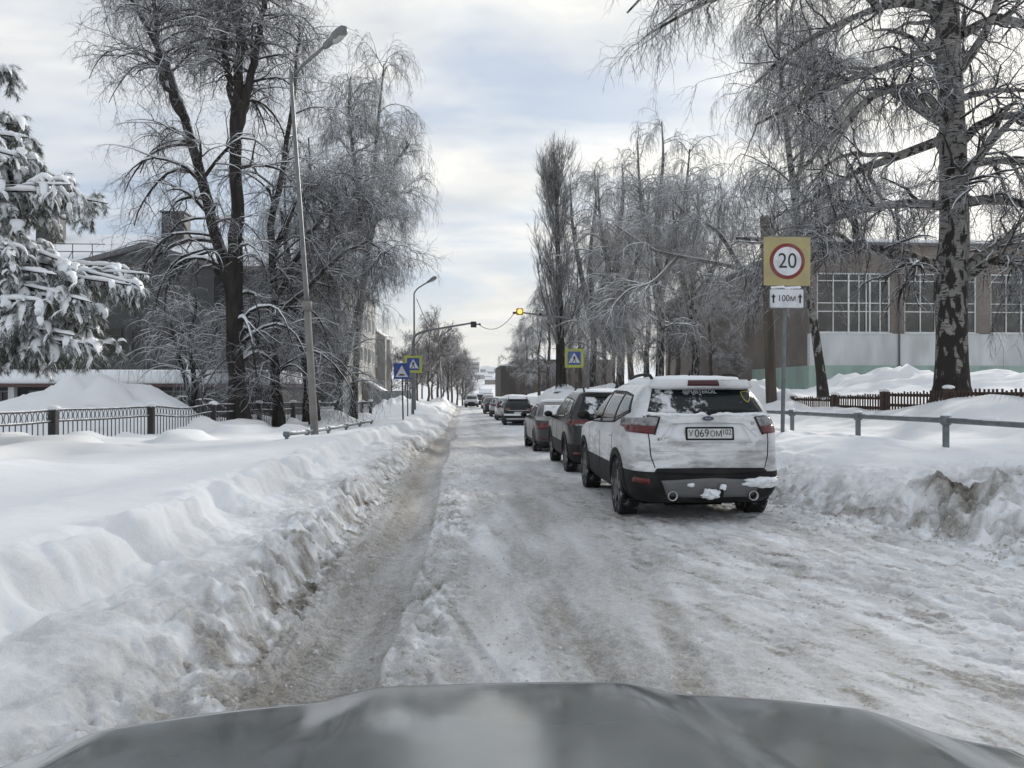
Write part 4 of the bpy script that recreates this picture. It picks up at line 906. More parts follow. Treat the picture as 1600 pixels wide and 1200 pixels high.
def far_town():
    for i, (px, w, top, bot, d, lab) in enumerate(((742, 14, 566, 596, 640, 'pale apartment block on the far ridge, right half'), (722, 26, 564, 596, 660, 'pale apartment block on the far ridge behind bare trees'), (776, 10, 580, 592, 800, 'small pale block on the ridge near the mast'))):
        a = P(px, HY, d); zb = H(a[0], a[1]); zt = P(px, top, d)[2]; wd = w / F * d
        t = thing('apartment_block', lab, 'building', (a[0], a[1], zb - 1)); h = zt - zb + 1
        MB().box(-wd / 2, wd / 2, 0, 12, -3, h).build('wall', M_hazy, t)
        g = MB(); nz = max(2, int(h / 3.2))
        for k in range(nz):
            g.box(-wd / 2 + .6, wd / 2 - .6, -0.05, -.001, k * h / nz + 0.9, k * h / nz + 2.1)
        g.build('window_band', M_roofedge, t)
        MB().box(-wd / 2 - .2, wd / 2 + .2, -.2, 12.2, h, h + .5).build('roof', M_snowpad, t)
    a = P(779.5, HY, 800); zb = H(a[0], a[1]); zt = P(779, 556, 800)[2]; m = MB()
    for s in ((-1, -1), (1, -1), (1, 1), (-1, 1)): m.tube([(s[0] * 1.6, s[1] * 1.6, -1), (s[0] * .3, s[1] * .3, zt - zb)], .14, 4)
    for k in range(9):
        q = k / 9; r = 1.6 - 1.3 * q; z = q * (zt - zb)
        for s in range(4):
            c = [(-1, -1), (1, -1), (1, 1), (-1, 1)]; p, n = c[s], c[(s + 1) % 4]; m.tube([(p[0] * r, p[1] * r, z), (n[0] * (r - .14), n[1] * (r - .14), z + (zt - zb) / 9)], .09, 4)
    o = m.build('radio_mast', M_roofedge, None, loc=Vector(map(float, (a[0], a[1], zb)))); tag(o, 'thin lattice mast on the far ridge above the road', 'mast')
    g = np.random.default_rng(5)
    for i in range(16):      # scattered far houses on the slope
        d = g.uniform(420, 760); px = g.uniform(735, 800); a = P(px, HY, d)
        if abs(a[0]) < 9: a[0] += 14 * (1 if a[0] > 4 else -1)
        z = H(a[0], a[1]); w = g.uniform(5, 9)
        t = thing('far_house', 'small snow-roofed house on the far slope', 'house', (a[0], a[1], z), g.uniform(-.3, .3), 'houses on the far slope')
        MB().box(-w / 2, w / 2, -3, 3, -2, 3).build('wall', M_hazy if i % 2 else M_farhouse, t)
        MB().add([(-w / 2 - .4, -3.4, 3), (w / 2 + .4, -3.4, 3), (w / 2 + .4, 3.4, 3), (-w / 2 - .4, 3.4, 3), (-w / 2 - .4, 0, 5.2), (w / 2 + .4, 0, 5.2)], [(0, 1, 5, 4), (2, 3, 4, 5), (1, 2, 5), (3, 0, 4), (0, 3, 2, 1)]).build('roof', M_snowpad, t)
M_farhouse = mat('far_house_wall', (0.16, 0.14, 0.125), rough=0.9)
far_town()

# ------------------------------------------------------------------ street furniture
M_conc = mat('weathered_concrete', (0.17, 0.165, 0.155), (0.23, 0.22, 0.205), scale=3, rough=0.9, bump=0.3, bscale=30)
M_steel = mat('galvanised_steel', (0.13, 0.135, 0.14), (0.19, 0.195, 0.20), scale=5, rough=0.5, metal=0.4)
M_sigb = mat('sign_blue', (0.012, 0.05, 0.26), (0.016, 0.065, 0.30), scale=3, rough=0.45, dirt=(.16, .16, .155), dscale=5, damt=.35)
M_sigy = mat('sign_yellow_green', (0.42, 0.46, 0.07), (0.37, 0.41, 0.07), scale=3, rough=0.45, dirt=(.16, .16, .155), dscale=5, damt=.35)
M_sigo = mat('sign_faded_yellow', (0.40, 0.345, 0.16), (0.34, 0.29, 0.135), scale=2, rough=0.5, contrast=(0.3, 0.7), dirt=(.16, .16, .155), dscale=5, damt=.35)
M_sigw = mat('sign_white', (0.66, 0.68, 0.72), (0.58, 0.60, 0.64), scale=2, rough=0.45, dirt=(.16, .16, .155), dscale=5, damt=.35)
M_sigr = mat('sign_red', (0.20, 0.015, 0.018), (0.16, 0.012, 0.014), scale=3, rough=0.45, dirt=(.16, .16, .155), dscale=5, damt=.35)
M_sigk = mat('sign_black', (0.012, 0.012, 0.014), rough=0.5)
M_lens = mat('lamp_lens', (0.40, 0.42, 0.42), rough=0.25, spec=0.6)
M_wood = mat('weathered_pole_wood', (0.055, 0.045, 0.036), (0.105, 0.088, 0.07), scale=4, rough=0.95, bump=0.6, bscale=20, stretch=(1, 1, 0.15))
M_pick = mat('brown_fence_paint', (0.042, 0.025, 0.020), (0.065, 0.038, 0.030), scale=5, rough=0.8, snow=0.75, sscale=3)

def lamp(px, base_py_d, top, bend, head, lab, rbot, rtop, split=None):
    d = base_py_d; b = P(px[0], HY, d); z = H(b[0], b[1]); base = np.array((b[0], b[1], z))
    t = thing('street_lamp', lab, 'street lamp', base, 0, 'street lamps along the left kerb')
    q = lambda x, y: P(x, y, d) - base
    foot = np.array((0, 0, -0.3)); mid = q(*split) if split else q((px[0] * .45 + top[0] * .55), (top[1] + 260) if top[1] + 260 < 600 else 560)
    MB().tube([foot, mid], [rbot, rbot * .85], 10).tube([mid - (0, 0, .12), mid + (0, 0, .12)], rbot * 1.25, 10).build('pole', M_conc if split else M_steel, t, True)
    a = resample(np.stack([mid, q(*top), q(top[0] + (bend[0] - top[0]) * .15, top[1] - (top[1] - bend[1]) * .5), q(*bend), q(*head)]), 22) if True else None
    MB().tube(a, np.linspace(rtop * 1.2, rtop * .8, len(a)), 8).build('bracket_arm', M_steel, t, True)
    e = a[-1]; dv = unit((a[-1] - a[-3])[None])[0]; L = 0.75; rr = [0.05, 0.085, 0.10, 0.14, 0.15, 0.13, 0.04]
    ss = np.array([-0.05, 0.0, 0.25, 0.33, 0.5, 0.66, 0.75]); hp = [e + dv * s * L / .75 for s in ss]
    h = MB().tube(hp, rr, 12).build('lamp_head', M_steel, t, True)
    lens = MB().ball((0, 0, 0), (0.25, 0.12, 0.10), 12, 8); o = lens.build('lens', M_lens, h, True); o.location = Vector(map(float, e + dv * 0.47 + (0, 0, -0.08))); o.rotation_euler = (0, -math.asin(float(dv[2])), math.atan2(float(dv[1]), float(dv[0])))
    return t
lamp((493,), 20, (456, 140), (470, 105), (508, 72), 'tall leaning street lamp in front of the dark lime trees', 0.105, 0.055, (480, 478))
lamp((648,), 54, (647, 468), (651, 452), (668, 441), 'street lamp behind the crossing sign and signal arm', 0.10, 0.06)
lamp((690,), 92, (685, 535), (688, 527), (699, 518), 'distant street lamp beyond the crossing, before the bare trees', 0.11, 0.07)
lamp((706,), 130, (703, 560), (705, 552), (711, 547), 'farthest street lamp among the bare trees', 0.12, 0.08)

def sign_frame(px, d, zoff=0.0):
    b = P(px, HY, d); return np.array((b[0], b[1], H(b[0], b[1])))
SR = Matrix.Rotation(-YAW * 0.5, 4, 'Z')
def rounded(w, h, r, n=5, cx=0, cz=0):
    out = []
    for (sx, sz, a0) in ((1, -1, -90), (1, 1, 0), (-1, 1, 90), (-1, -1, 180)):
        for k in range(n): a = R(a0 + 90 * k / (n - 1)); out.append((cx + sx * (w / 2 - r) + r * math.cos(a), cz + sz * (h / 2 - r) + r * math.sin(a)))
    return out
WALKER = [  # walking figure, units of its height, (x, z) pieces
    [(-.06, .99), (.06, .99), (.09, .93), (.06, .86), (-.06, .86), (-.09, .93)],
    [(-.10, .84), (.12, .84), (.10, .45), (-.10, .45)],
    [(-.10, .84), (-.27, .58), (-.22, .53), (-.06, .70)],
    [(.10, .84), (.28, .62), (.24, .56), (.06, .70)],
    [(-.10, .47), (.02, .45), (-.20, .02), (-.34, .02)],
    [(-.02, .45), (.10, .47), (.34, .04), (.22, .0)]]
def crossing_plate(parent, z, size, M0, back=True):
    o = MB().poly(rounded(size, size, .05, cz=z), -0.06, 0.012, M0).build('backing_board', M_sigy, parent)
    b = size * 0.70
    s = MB().poly(rounded(b, b, .03, cz=z), -0.066, 0.005, M0).build('sign_face', M_sigb, o)
    h = b * .84; MB().poly([(-h * .54, z - h * .44), (h * .54, z - h * .44), (0, z + h * .50)], -0.0705, 0.004, M0).build('triangle', M_sigw, o)
    f = MB(); hh = h * .62; z0 = z - h * .38
    for pl in WALKER: f.poly([(x * hh, z0 + zz_ * hh) for x, zz_ in pl], -0.0745, 0.0035, M0)
    for k in range(-2, 3): f.poly([(k * .17 * h - .03, z - h * .43), (k * .17 * h + .04, z - h * .43), (k * .15 * h + .03, z - h * .38), (k * .15 * h - .02, z - h * .38)], -0.0745, 0.0035, M0)
    f.build('pedestrian_symbol', M_sigk, o)
    return o

def signal_head(mb, c, w=0.30):
    mb.bbox(c[0] - w / 2, c[0] + w / 2, c[1] - .12, c[1] + .12, c[2] - w / 2, c[2] + w / 2, .03)
def signals():
    d = 45; b = sign_frame(645, d); q = lambda x, y: P(x, y, d) - b
    t = thing('traffic_signal', 'unlit signal with a curved arm reaching over the road from the left', 'traffic signal', b)
    z = q(645, 560)[2]
    MB().tube([(0, 0, -.4), q(645, 556)], [.09, .08], 10).build('pole', M_steel, t, True)
    pts = resample(np.stack([q(645, 560), q(645, 540), q(648, 526), q(662, 518), q(700, 511), q(742, 504)]), 24)
    MB().tube(pts, np.linspace(.075, .05, 24), 8).tube([q(646, 543), q(663, 519)], .04, 6).build('arm', M_steel, t, True)
    c = q(740, 507); h = MB(); signal_head(h, c, .34); o = h.build('signal_head', M_black, t)
    l = MB(); l.lathe([(0.0, -.01), (.10, -.01), (.115, 0), (.115, .03)], 18, Matrix.Translation(Vector(map(float, c + (0, -.135, 0)))) @ Matrix.Identity(4), 'Y'); l.build('lens', M_sigk, o)
    MB().tube([c + (.17, 0, 0), c + (.35, 0, .03)], .04, 6).box(c[0] + .3, c[0] + .42, -.05, .05, c[2] - .02, c[2] + .09).build('camera_bracket', M_black, t)
    # crossing sign on this pole
    s = thing('crossing_sign', 'pedestrian crossing sign on the left signal pole, yellow-green border', 'road sign', (b[0] + .03, b[1], b[2]))
    crossing_plate(s, P(646, 569, d)[2] - b[2], 1.02, Matrix.Translation((0, -.05, 0)))
    MB().box(-.12, .12, -.11, .10, P(646, 556, d)[2] - b[2], P(646, 553, d)[2] - b[2]).build('clamp', M_steel, s)
    # right signal
    b2 = sign_frame(919, d); q2 = lambda x, y: P(x, y, d) - b2
    t2 = thing('traffic_signal', 'signal with the lit amber lamp on an arm from the right', 'traffic signal', b2)
    MB().tube([(0, 0, -.4), q2(919, 530)], [.09, .075], 10).build('pole', M_steel, t2, True)
    pts = resample(np.stack([q2(919, 534), q2(908, 514), q2(893, 499), q2(850, 493), q2(806, 487)]), 24)
    MB().tube(pts, np.linspace(.06, .045, 24), 8).build('arm', M_steel, t2, True)
    c = q2(812, 487); h = MB(); h.bbox(c[0] - .2, c[0] + .2, c[1] - .1, c[1] + .1, c[2] - .2, c[2] + .2, .05); o = h.build('signal_head', M_sigo_amber, t2)
    l = MB(); l.ball(c + (0, -.12, 0), (.14, .05, .14), 16, 8); l.build('lens', mat('amber_lamp', (0.9, 0.5, 0.05), rough=0.3, emit=((1.0, 0.62, 0.10), 1.3)), o, True)
    MB().bbox(c[0] - .42, c[0] - .22, -.08, .08, c[2] - .16, c[2] - .04, .02).bbox(*sorted((q2(842, 0)[0], q2(846, 0)[0])), -.06, .06, q2(0, 494)[2], q2(0, 489)[2], .02).build('camera_bracket', M_black, t2)
    s2 = thing('crossing_sign', 'pedestrian crossing sign hung beside the right pole above the parked cars', 'road sign', sign_frame(897, d - .3))
    crossing_plate(s2, P(897, 560, d)[2] - s2.location.z, 1.10, Matrix.Identity(4))
    e = P(919, 560, d) - np.array(s2.location); MB().tube([(0, 0, e[2]), (e[0], e[1], e[2])], .025, 6).build('bracket', M_steel, s2)
    # the slack cable between the two arms
    a, e = P(748, 507, d), P(803, 490, d); tt = np.linspace(0, 1, 20)[:, None]; c = a * (1 - tt) + e * tt; c[:, 2] -= (0.55 * 4 * (tt * (1 - tt)))[:, 0]
    o = MB().tube(c, .018, 5).build('cable', M_black, None, True); tag(o, 'slack black cable hanging between the two signal arms', 'cable')
    a, e = P(651, 467, 54), P(686, 528, 92); c = a * (1 - tt) + e * tt; c[:, 2] -= (.5 * 4 * tt * (1 - tt))[:, 0]
    o = MB().tube(c, .025, 5).build('overhead_wire', M_black, None, True); tag(o, 'thin overhead wire running from the second lamp to the distant lamp', 'wire')
M_sigo_amber = mat('amber_housing', (0.45, 0.26, 0.03), rough=0.5)
signals()
def hump_sign():
    d = 36; b = sign_frame(630, d); t = thing('hump_sign', 'blue speed hump sign on its own thin black pole at left', 'road sign', b)
    z = P(628, 580, d)[2] - b[2]; s = .74
    MB().tube([(0, 0, -.4), (-.05, 0, z + .3)], .035, 8).build('pole', M_black, t, True)
    o = MB().poly(rounded(s, s, .04, cx=-.06, cz=z), -.07, .012).build('sign_face', M_sigb, t)
    f = MB().poly([(-.06 - s * .40, z - s * .37), (-.06 + s * .40, z - s * .37), (-.06, z + s * .38)], -.076, .005); f.build('triangle', M_sigw, o)
    MB().poly([(-.06 - s * .22, z - s * .28)] + [(-.06 + s * .19 * math.cos(R(a)), z - s * .28 + s * .11 * math.sin(R(a))) for a in (180, 150, 120, 90, 60, 30, 0)][1:-1][::1] + [(-.06 + s * .22, z - s * .28)], -.0805, .004).build('hump_symbol', M_sigk, o)
    b = sign_frame(637, 41); zt = P(637, 588, 41)[2] - b[2]
    o = MB().tube([(0, 0, -.4), (0, 0, zt)], .03, 8).build('thin_post', M_black, None, True, Vector(map(float, b))); tag(o, 'short thin post standing between the hump sign and signal pole', 'post')
hump_sign()
def limit_sign():
    d = 14.4; b = sign_frame(1222, d); t = thing('speed_limit_sign', 'faded yellow 20 speed limit sign over a 100 m plate', 'road sign', b)
    top = P(1229, 374, d)[2] - b[2]; lean = (P(1228, 400, d) - P(1222, 660, d))[0]
    MB().tube([(0, 0, -.5), (lean, 0, top - .08)], .038, 10).build('pole', M_metal_g, t, True)
    z = P(1228, 409, d)[2] - b[2]; s = .89; cx = lean
    o = MB().poly(rounded(s, s * 1.02, .02, cx=cx, cz=z), -.06, .015).build('sign_board', M_sigo, t)
    circ = lambda r, n=40: [(cx + r * math.cos(2 * math.pi * k / n), z + r * math.sin(2 * math.pi * k / n)) for k in range(n)]
    MB().poly(circ(.335), -.066, .005).build('red_ring', M_sigr, o)
    MB().poly(circ(.268), -.0715, .005).build('white_disc', M_sigw, o)
    text_mesh('numerals', '20', .40, M_sigk, o, Matrix.Translation((cx, -.0735, z - .005)), sx=.92)
    z2 = P(1226, 467, d)[2] - b[2]; cx2 = cx - .01
    p = MB().poly(rounded(.67, .375, .03, cx=cx2, cz=z2), -.06, .012).build('distance_plate', M_metal_g, t)
    MB().poly(rounded(.635, .34, .025, cx=cx2, cz=z2), -.0655, .005).build('plate_face', M_sigw, p)
    text_mesh('distance_text', '100м', .165, M_sigk, p, Matrix.Translation((cx2, -.0675, z2)), sx=.95)
    ar = MB()
    for s_ in (-1, 1):
        x = cx2 + s_ * .255; ar.poly([(x - .016, z2 - .085), (x + .016, z2 - .085), (x + .016, z2 + .02), (x + .045, z2 + .02), (x, z2 + .085), (x - .045, z2 + .02), (x - .016, z2 + .02)], -.0695, .004)
    ar.build('arrows', M_sigk, p)
    g = np.random.default_rng(2); sn = MB()
    for k in range(9): sn.ball((cx2 - .26 + k * .062, -.05, z2 + .205 + g.uniform(-.01, .015)), (.045, .03, .022 + .015 * g.random()), 8, 6, .15, g)
    sn.build('snow_cap', M_snowpad, p, True)
limit_sign()
def poles():
    for (bx, by, tx, ty, d, w, lab) in ((1206, 612, 1195, 338, 24, .17, 'thick dark wooden pole right behind the speed limit sign'), (988, 612, 978, 456, 44, .17, 'leaning broken wooden pole above the white parked car')):
        b = sign_frame(bx, d); e = P(tx, ty, d) - b
        o = MB().tube([(0, 0, -.4), e * .5, e], [w, w * .93, w * .86], 12).build('wooden_pole', M_wood, None, True, Vector(map(float, b))); tag(o, lab, 'pole')
poles()

def left_fence():
    st = [(-36, 14.6)] ; ds = [16.2, 18.5, 22.7, 26.6, 30.5, 34.2, 37.6, 40.5, 43.2, 45.6, 47.6]
    pts = [(-9.55 + (y - 18.5) * .13 + .0, y) for y in ds]
    b0 = np.array((pts[1][0], pts[1][1], H(*pts[1]))); t = thing('metal_fence', 'dark metal fence with ring band, half buried in snow on the left', 'fence', b0)
    top = [P(0, py, 1)[2] for py in ()]
    g = np.random.default_rng(8)
    for i, (x, y) in enumerate(pts):
        zt = 1.08 - (.22 * sm((y - 26) / 20)) + g.uniform(-.02, .02); zb = H(x, y) - .3
        p = MB().bbox(x - .085 - b0[0], x + .085 - b0[0], y - .085 - b0[1], y + .085 - b0[1], zb - b0[2], zt + .03 - b0[2], .015).build('post', M_black, t)
        MB().ball((x - b0[0], y - b0[1], zt + .05 - b0[2]), (.15, .15, .06 + .03 * g.random()), 10, 7, .1, g).build('snow_cap', M_snowpad, p, True)
        if i + 1 < len(pts):
            x2, y2 = pts[i + 1]; zt2 = 1.08 - .22 * sm((y2 - 26) / 20); n = int(math.hypot(x2 - x, y2 - y) / .17); m = MB(); sag = .10 if i == 2 else .015
            rail = lambda f, o: np.array((x + (x2 - x) * f - b0[0], y + (y2 - y) * f - b0[1], zt + (zt2 - zt) * f - o - sag * math.sin(f * math.pi) ** 2 - b0[2]))
            for o in (0.0, .26): m.tube([rail(f, o) for f in np.linspace(0, 1, 9)], .022, 6)
            for k in range(1, n):
                f = k / n; a = rail(f, .26); zg = min(H(a[0] + b0[0], a[1] + b0[1]) - .1 - b0[2], a[2] - .1); m.tube([a, (a[0], a[1], zg)], .013, 5, False)
                c = (rail(f, 0) + rail((k + 1) / n if k + 1 < n else f, .26)) / 2; c[2] = (rail(f, 0)[2] + rail(f, .26)[2]) / 2; e = rail(min(1, (k + 1) / n), 0) - rail(f, 0); e = e / (np.linalg.norm(e) + 1e-9)
                m.tube([c + .072 * math.cos(q) * e + np.array((0, 0, .118 * math.sin(q))) for q in np.linspace(0, 2 * math.pi, 11)], .010, 4, False)
            m.build('panel', M_black, t)
            s = MB(); fs = np.linspace(.03, .97, 26)
            for o, r in ((0, .014), (.26, .012)): s.tube([rail(f, o) + np.array((0, 0, .024)) for f in fs], np.clip(r * (1 + .45 * g.normal(size=26)), .008, .045), 6)
            s.build('rail_snow', M_snowpad, t, True)
left_fence()
def picket_fence():
    ds = [13.2, 15.7, 18.2, 20.7, 23.4, 26.2, 29.0]; X = 10.25; b0 = np.array((X, 20.7, H(X, 20.7))); t = thing('picket_fence', 'brown picket fence sunk in snow before the birch on the right', 'fence', b0); g = np.random.default_rng(9)
    ztop = lambda y: 1.57 - .26 * sm((y - 14) / 11)
    for i, y in enumerate(ds):
        if y > 14: 
            p = MB().bbox(-.085, .085, y - .085 - b0[1], y + .085 - b0[1], -.8, ztop(y) + .05 - b0[2], .02).build('post', M_pick, t)
            MB().ball((0, y - b0[1], ztop(y) + .065 - b0[2]), (.12, .12, .05), 10, 7, .1, g).build('snow_cap', M_snowpad, p, True)
        if i + 1 < len(ds):
            m = MB(); y2 = ds[i + 1]; n = int((y2 - y) / .125)
            for o in (.12, .36): m.box(-.03, .03, y - b0[1], y2 - b0[1], 0, .07, Matrix.Translation((0, 0, ztop((y + y2) / 2) - o - b0[2])) @ Matrix.Rotation(0, 4, 'X'))
            for k in range(n):
                yy = y + (k + .5) * .125 + g.uniform(-.01, .01); z = ztop(yy) + g.uniform(-.025, .02) - b0[2]; m.box(-.055, -.032, yy - .019 - b0[1], yy + .019 - b0[1], z - .7, z)
            m.build('panel', M_pick, t)
            if i > 1:
                s = MB(); yy = np.linspace(y + .1, y2 - .1, 24); s.tube([(0, q - b0[1], ztop((y + y2) / 2) - .045 - b0[2]) for q in yy], np.clip(.03 * (1 + .5 * g.normal(size=24)), .01, .06), 6); s.build('rail_snow', M_snowpad, t, True)
picket_fence()
def guard_rail(label, posts, zt, r, X_fn=None):
    """low pipe rail with ball-headed posts"""
    b0 = np.array(posts[len(posts) // 2] + (0,)); b0 = np.array((b0[0], b0[1], H(b0[0], b0[1]))); t = thing('guard_rail', label, 'railing', b0); g = np.random.default_rng(len(posts))
    for i, (x, y) in enumerate(posts):
        z = zt[i]; p = MB(); p.box(x - r * .8 - b0[0], x + r * .8 - b0[0], y - r * .7 - b0[1], y + r * .7 - b0[1], H(x, y) - .4 - b0[2], z - r - b0[2]); p.ball((x - b0[0], y - b0[1], z - b0[2]), r * 2.1, 16, 10)
        o = shade_auto(p.build('post', M_metal_g, t), 40)
        MB().ball((x - b0[0], y - b0[1], z + r * 1.7 - b0[2]), (r * 1.7, r * 1.7, r * .7), 10, 6, .1, g).build('snow_cap', M_snowpad, o, True)
        if i + 1 < len(posts):
            x2, y2 = posts[i + 1]; a = np.array((x - b0[0], y - b0[1], z - b0[2])); e = np.array((x2 - b0[0], y2 - b0[1], zt[i + 1] - b0[2]))
            ro = MB().tube([a, e], r, 12).build('rail', M_metal_g, t, True); fs = np.linspace(.04, .96, 40); rr = np.clip(.5 * r * (fbm(fs * 9 + x * 3, fs * 0 + y, 3, 5) * 3 + .5), .002, r * .8); MB().tube([a * (1 - f) + e * f + np.array((0, 0, r * .85)) for f in fs], rr, 7).build('rail_snow', M_snowpad, ro, True)
guard_rail('grey pipe railing with ball-headed posts across the right snowbank', [(6.85, y) for y in (5.9, 8.2, 10.55, 13.0, 15.7, 18.4)], [1.13, 1.13, 1.125, 1.10, 1.08, 1.06], .042)
lp = [P(px, HY, d)[:2] for px, d in ((448, 17.6), (480, 19.4), (513, 21.6), (541, 24.2), (562, 27), (580, 30.2))]
guard_rail('low grey pipe rail nearly buried beside the leaning street lamp', [(float(a), float(b)) for a, b in lp], [H(a, b) + .13 for a, b in lp], .042)
def sheet_fence():
    a, e = P(576, HY, 56), P(640, HY, 74); n = 60; g = MB(); pts = []
    for k in range(n * 4):
        f = k / (n * 4 - 1); p = a * (1 - f) + e * f; q = .03 * (1 if k % 4 in (1, 2) else -1); pts.append((p[0] + q, p[1] - q * .3))
    base = np.array((a[0], a[1], H(a[0], a[1]))); V = []
    for x, y in pts:
        V += [(x - base[0], y - base[1], -1), (x - base[0], y - base[1], 1.35), (x - base[0] + .02, y - base[1] + .02, -1), (x - base[0] + .02, y - base[1] + .02, 1.35)]
    Fc = []
    for k in range(len(pts) - 1): b = 4 * k; Fc += [(b, b + 4, b + 5, b + 1), (b + 2, b + 3, b + 7, b + 6), (b + 1, b + 5, b + 7, b + 3)]
    g.add(V, Fc); o = g.build('sheet_fence', M_metal_g, None, False, Vector(map(float, base))); tag(o, 'grey corrugated sheet fence left of the signs, beyond the dark fence', 'fence')
sheet_fence()

# ------------------------------------------------------------------ cars
M_tyre = mat('tyre_rubber', (0.012, 0.012, 0.012), (0.35, 0.36, 0.37), scale=9, rough=0.9, bump=1.0, bscale=28, contrast=(0.55, 0.72))
M_rim = mat('dirty_alloy', (0.20, 0.20, 0.20), (0.09, 0.088, 0.085), scale=6, rough=0.5, metal=0.5)
M_rimd = mat('wheel_well', (0.008, 0.008, 0.008), rough=1.0, spec=0.0)
M_clad = mat('black_plastic', (0.007, 0.007, 0.0075), (0.014, 0.0135, 0.013), scale=3, rough=0.6, dirt=(0.16, 0.155, 0.15), dscale=4, damt=0.12, spec=.2)
M_cglass = mat('car_glass', (0.008, 0.010, 0.011), rough=0.06, spec=0.8)
M_red = mat('red_lamp', (0.12, 0.007, 0.009), (0.075, 0.005, 0.006), scale=9, rough=0.25, spec=0.5, dirt=(.2, .15, .14), dscale=7, damt=.3)
M_dred = mat('dark_red_lamp', (0.05, 0.006, 0.007), rough=0.3)
M_clear = mat('clear_lamp', (0.30, 0.30, 0.30), (0.12, 0.115, 0.11), scale=14, rough=0.2, spec=0.7)
M_chrome = mat('chrome_trim', (0.45, 0.46, 0.47), rough=0.25, metal=0.9)
M_silverp = mat('silver_skid', (0.12, 0.122, 0.124), (0.16, 0.16, 0.16), scale=3, rough=0.5, dirt=(.05, .05, .05), dscale=3, damt=.4)
M_plate = mat('number_plate', (0.62, 0.63, 0.63), (0.52, 0.52, 0.51), scale=12, rough=0.5)
M_seam = mat('panel_gap', (0.006, 0.006, 0.006), rough=0.9)
def paint(name, c, dirt, damt, rough=0.28, c2=None, dscale=2.0):
    m = mat(name, c, c2 or tuple(v * .9 for v in c), scale=0.8, rough=rough, dirt=dirt, dscale=dscale, damt=damt)
    m.node_tree.nodes['Principled BSDF'].inputs['Coat Weight'].default_value = 0.35; m.node_tree.nodes['Principled BSDF'].inputs['Coat Roughness'].default_value = 0.15
    return m
def snowy(m, th=0.50, amt=0.95, scale=2.2, bias=None):
    """snow dust frozen on in patches"""
    nt = m.node_tree; L = nt.links.new; b = nt.nodes['Principled BSDF']; tc = [n for n in nt.nodes if n.type == 'TEX_COORD'][0]
    n = nt.nodes.new('ShaderNodeTexNoise'); n.inputs['Scale'].default_value = scale; n.inputs['Detail'].default_value = 9; n.inputs['Roughness'].default_value = 0.7; L(tc.outputs['Object'], n.inputs['Vector'])
    src = n.outputs[0]
    if bias:            # the wind packed it towards one lower corner
        d = nt.nodes.new('ShaderNodeVectorMath'); d.operation = 'DISTANCE'; L(tc.outputs['Object'], d.inputs[0]); d.inputs[1].default_value = bias
        q = nt.nodes.new('ShaderNodeMapRange'); L(d.outputs['Value'], q.inputs[0]); q.inputs[1].default_value = .1; q.inputs[2].default_value = .75; q.inputs[3].default_value = .14; q.inputs[4].default_value = -.06
        a = nt.nodes.new('ShaderNodeMath'); L(src, a.inputs[0]); L(q.outputs[0], a.inputs[1]); src = a.outputs[0]
    r = nt.nodes.new('ShaderNodeMapRange'); L(src, r.inputs[0]); r.inputs[1].default_value = th; r.inputs[2].default_value = th + .08; r.inputs[4].default_value = amt
    mx = nt.nodes.new('ShaderNodeMixRGB'); L(r.outputs[0], mx.inputs[0]); mx.inputs[2].default_value = (.70, .72, .75, 1)
    if b.inputs['Base Color'].links: L(b.inputs['Base Color'].links[0].from_socket, mx.inputs[1])
    else: mx.inputs[1].default_value = b.inputs['Base Color'].default_value
    L(mx.outputs[0], b.inputs['Base Color'])
    rr = nt.nodes.new('ShaderNodeMapRange'); L(r.outputs[0], rr.inputs[0]); rr.inputs[3].default_value = b.inputs['Roughness'].default_value; rr.inputs[4].default_value = .8; L(rr.outputs[0], b.inputs['Roughness'])
    return m
M_rglass = snowy(mat('snowy_rear_glass', (0.006, 0.010, 0.011), rough=0.12, spec=0.3), 0.565, 0.9, 4.2, (-.42, -2.05, 1.20))
M_sglass = snowy(mat('frosted_side_glass', (0.010, 0.012, 0.013), rough=0.08, spec=0.5), 0.60, 0.7, 2.5)

